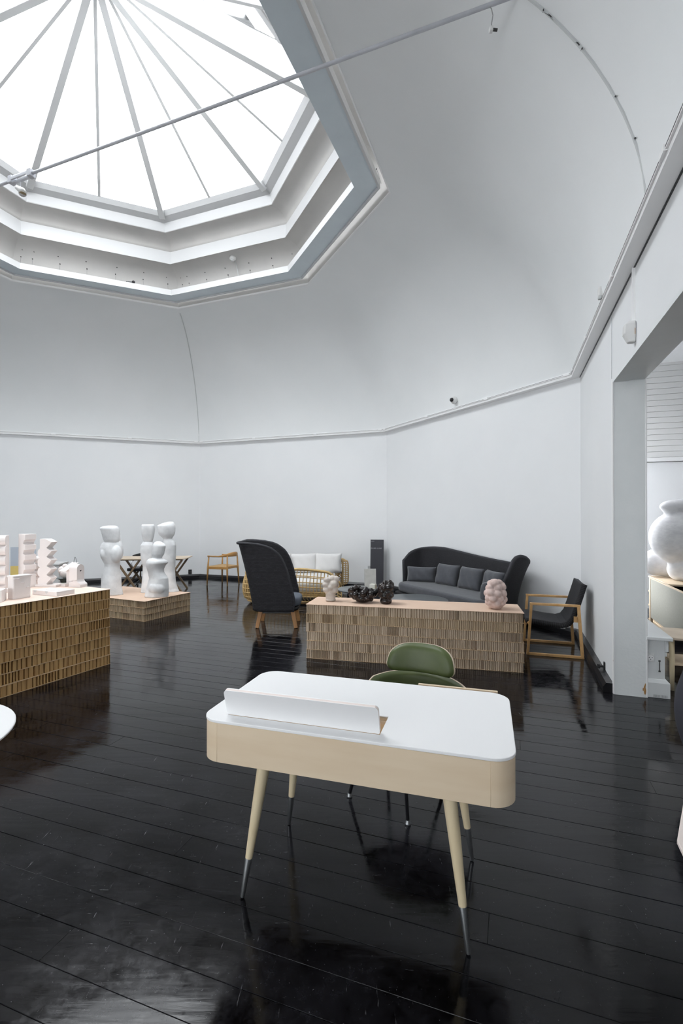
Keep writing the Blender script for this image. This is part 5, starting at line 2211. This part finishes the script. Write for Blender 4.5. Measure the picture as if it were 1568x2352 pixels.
mb.grid(seat_fn, 12, 48)
o = obj('rope_seat', mb, M['weave_fine'], ac, smooth=True, solid=0.055)
o.modifiers['solid'].offset = 0
mb = MB()
mb.box((0.318, -0.265, 0.775), (0.022, 0.03, 0.075), Matrix.Rotation(0.25, 3, 'Y'))
mb.box((0.318, 0.265, 0.775), (0.022, 0.03, 0.075), Matrix.Rotation(0.25, 3, 'Y'))
obj('back_block', mb, M['oak'], ac, bevel=0.004)
mb = MB()
mb.box((0.10, -0.20, 0.312), (0.05, 0.03, 0.02))
obj('seat_clip', mb, M['trim'], ac)

# ------------------------------------------------------------------ round-backed wooden chair
rc = thing('round_back_chair', 'warm oak armchair with a curved back rail and cane seat by the far wall', 'chair', (-2.70, 11.13, 0), math.atan2(0.4, -0.92))
# local: front at +x
def cleg(nm, foot_, mid_, top_):
    mb = MB()
    mb.tube([foot_, mid_, top_], [0.014, 0.021, 0.014], 12)
    obj(nm, mb, M['oak_warm'], rc, smooth=True)
FX, BX, HY = 0.27, -0.25, 0.25
for s in (-1, 1):
    cleg('leg', (FX, s * 0.275, 0), (FX - 0.01, s * 0.26, 0.40), (FX - 0.03, s * 0.25, 0.655))
    cleg('leg', (BX, s * 0.22, 0), (BX + 0.02, s * 0.20, 0.40), (BX + 0.03, s * 0.185, 0.675))
arc = []
radv = []
wid = []
for k in range(41):
    t = k / 40
    a = -PI / 2 * 1.0 + PI * t
    x = -0.02 - 0.27 * math.cos(a)
    y = 0.265 * math.sin(a)
    if abs(math.sin(a)) > 0.9:
        pass
    arc.append((x, y, 0.665 + 0.045 * max(0, math.cos(a)) ** 1.5))
arc = [(FX - 0.01, -0.262, 0.665), (0.12, -0.268, 0.662)] + arc + [(0.12, 0.268, 0.662), (FX - 0.01, 0.262, 0.665)]
mb = MB()
rings = []
for i, p in enumerate(arc):
    p = Vector(p)
    d = (Vector(arc[min(i + 1, len(arc) - 1)]) - Vector(arc[max(i - 1, 0)])).normalized()
    s = d.cross(Vector((0, 0, 1))).normalized()
    back = max(0.0, (0.02 - p.x) / 0.31) if p.x < 0.02 else 0.0
    hh = 0.016 + 0.038 * min(1, back) ** 2.0
    ww = 0.022 - 0.006 * min(1, back)
    rings.append([p + s * (ww * math.cos(2 * PI * q / 10)) + Vector((0, 0, hh * math.sin(2 * PI * q / 10))) for q in range(10)])
mb.loft(rings)
obj('back_rail', mb, M['oak_warm'], rc, smooth=True)
mb = MB()
def cane(u, v):
    x = -0.23 + 0.48 * u
    w = 0.20 + 0.05 * u
    return (x, (2 * v - 1) * w, 0.425 - 0.018 * math.sin(PI * u) * math.sin(PI * v))
mb.grid(cane, 12, 12)
obj('cane_seat', mb, M['cane_seat'], rc, smooth=True, solid=0.03)
mb = MB()
for s in (-1, 1):
    mb.bar((FX - 0.01, s * 0.255, 0.40), (BX + 0.02, s * 0.20, 0.40), 0.022, 0.055)
mb.bar((FX - 0.01, -0.255, 0.40), (FX - 0.01, 0.255, 0.40), 0.022, 0.05)
mb.bar((BX + 0.02, -0.20, 0.41), (BX + 0.02, 0.20, 0.41), 0.022, 0.05)
obj('seat_rail', mb, M['oak_warm'], rc, bevel=0.004)

# ------------------------------------------------------------------ folding desk and swivel chair behind the figures
fd = thing('trestle_desk', 'slim desk with crossed wooden legs standing behind the plaster figures', 'desk', (-4.0, 10.25, 0), 0.08)
mb = MB()
mb.box((0, 0, 0.695), (1.50, 0.62, 0.022))
obj('top', mb, M['shell_edge'], fd, bevel=0.004)
mb = MB()
mb.box((0, 0, 0.675), (1.30, 0.56, 0.03))
obj('under_frame', mb, M['walnut'], fd)
for s in (-1, 1):
    for e in (-1, 1):
        mb = MB()
        x = s * 0.43
        mb.bar((x - e * 0.23, -0.26 + 0.02 * e, 0), (x + e * 0.23, -0.26 + 0.02 * e, 0.665), 0.036, 0.052, up=(0, 1, 0))
        obj('leg', mb, M['walnut'], fd, bevel=0.004)
        mb = MB()
        mb.bar((x - e * 0.23, 0.26 + 0.02 * e, 0), (x + e * 0.23, 0.26 + 0.02 * e, 0.665), 0.036, 0.052, up=(0, 1, 0))
        obj('leg', mb, M['walnut'], fd, bevel=0.004)
sw = thing('swivel_chair', 'black leather swivel chair on castors tucked behind the crossed-leg desk', 'chair', (-4.42, 10.62, 0), PI)
mb = MB()
mb.prism(rrect(0.46, 0.44, 0.08, 6), 0.385, 0.45)
obj('seat', mb, M['black_leather'], sw, bevel=0.02, segs=3)
mb = MB()
def swb(u, v):
    a = (u - 0.5) * 1.9
    return (0.30 * math.sin(a), -0.02 - 0.26 * math.cos(a), 0.62 + 0.13 * v - 0.05 * abs(2 * u - 1) ** 2)
mb.grid(swb, 20, 6)
obj('backrest', mb, M['black_leather'], sw, smooth=True, solid=0.035)
mb = MB()
for s in (-1, 1):
    mb.tube([(s * 0.2, -0.1, 0.41), (s * 0.245, -0.12, 0.5), (s * 0.24, -0.14, 0.64)], 0.011, 8)
obj('arm_frame', mb, M['chrome'], sw, smooth=True)
mb = MB()
mb.tube([(0, 0, 0.12), (0, 0, 0.39)], 0.02, 12)
obj('column', mb, M['chrome'], sw)
for k in range(5):
    a = 2 * PI * k / 5 + 0.3
    mb = MB()
    mb.tube([(0, 0, 0.20), (0.15 * math.cos(a), 0.15 * math.sin(a), 0.13), (0.27 * math.cos(a), 0.27 * math.sin(a), 0.065)], [0.016, 0.013, 0.01], 8)
    b_ = obj('base_arm', mb, M['darksteel'], sw, smooth=True)
    mb = MB()
    p = Vector((0.27 * math.cos(a), 0.27 * math.sin(a), 0.026))
    t = Vector((-math.sin(a), math.cos(a), 0)) * 0.014
    mb.tube([p - t, p + t], 0.026, 12)
    obj('castor', mb, M['black_plastic'], b_)
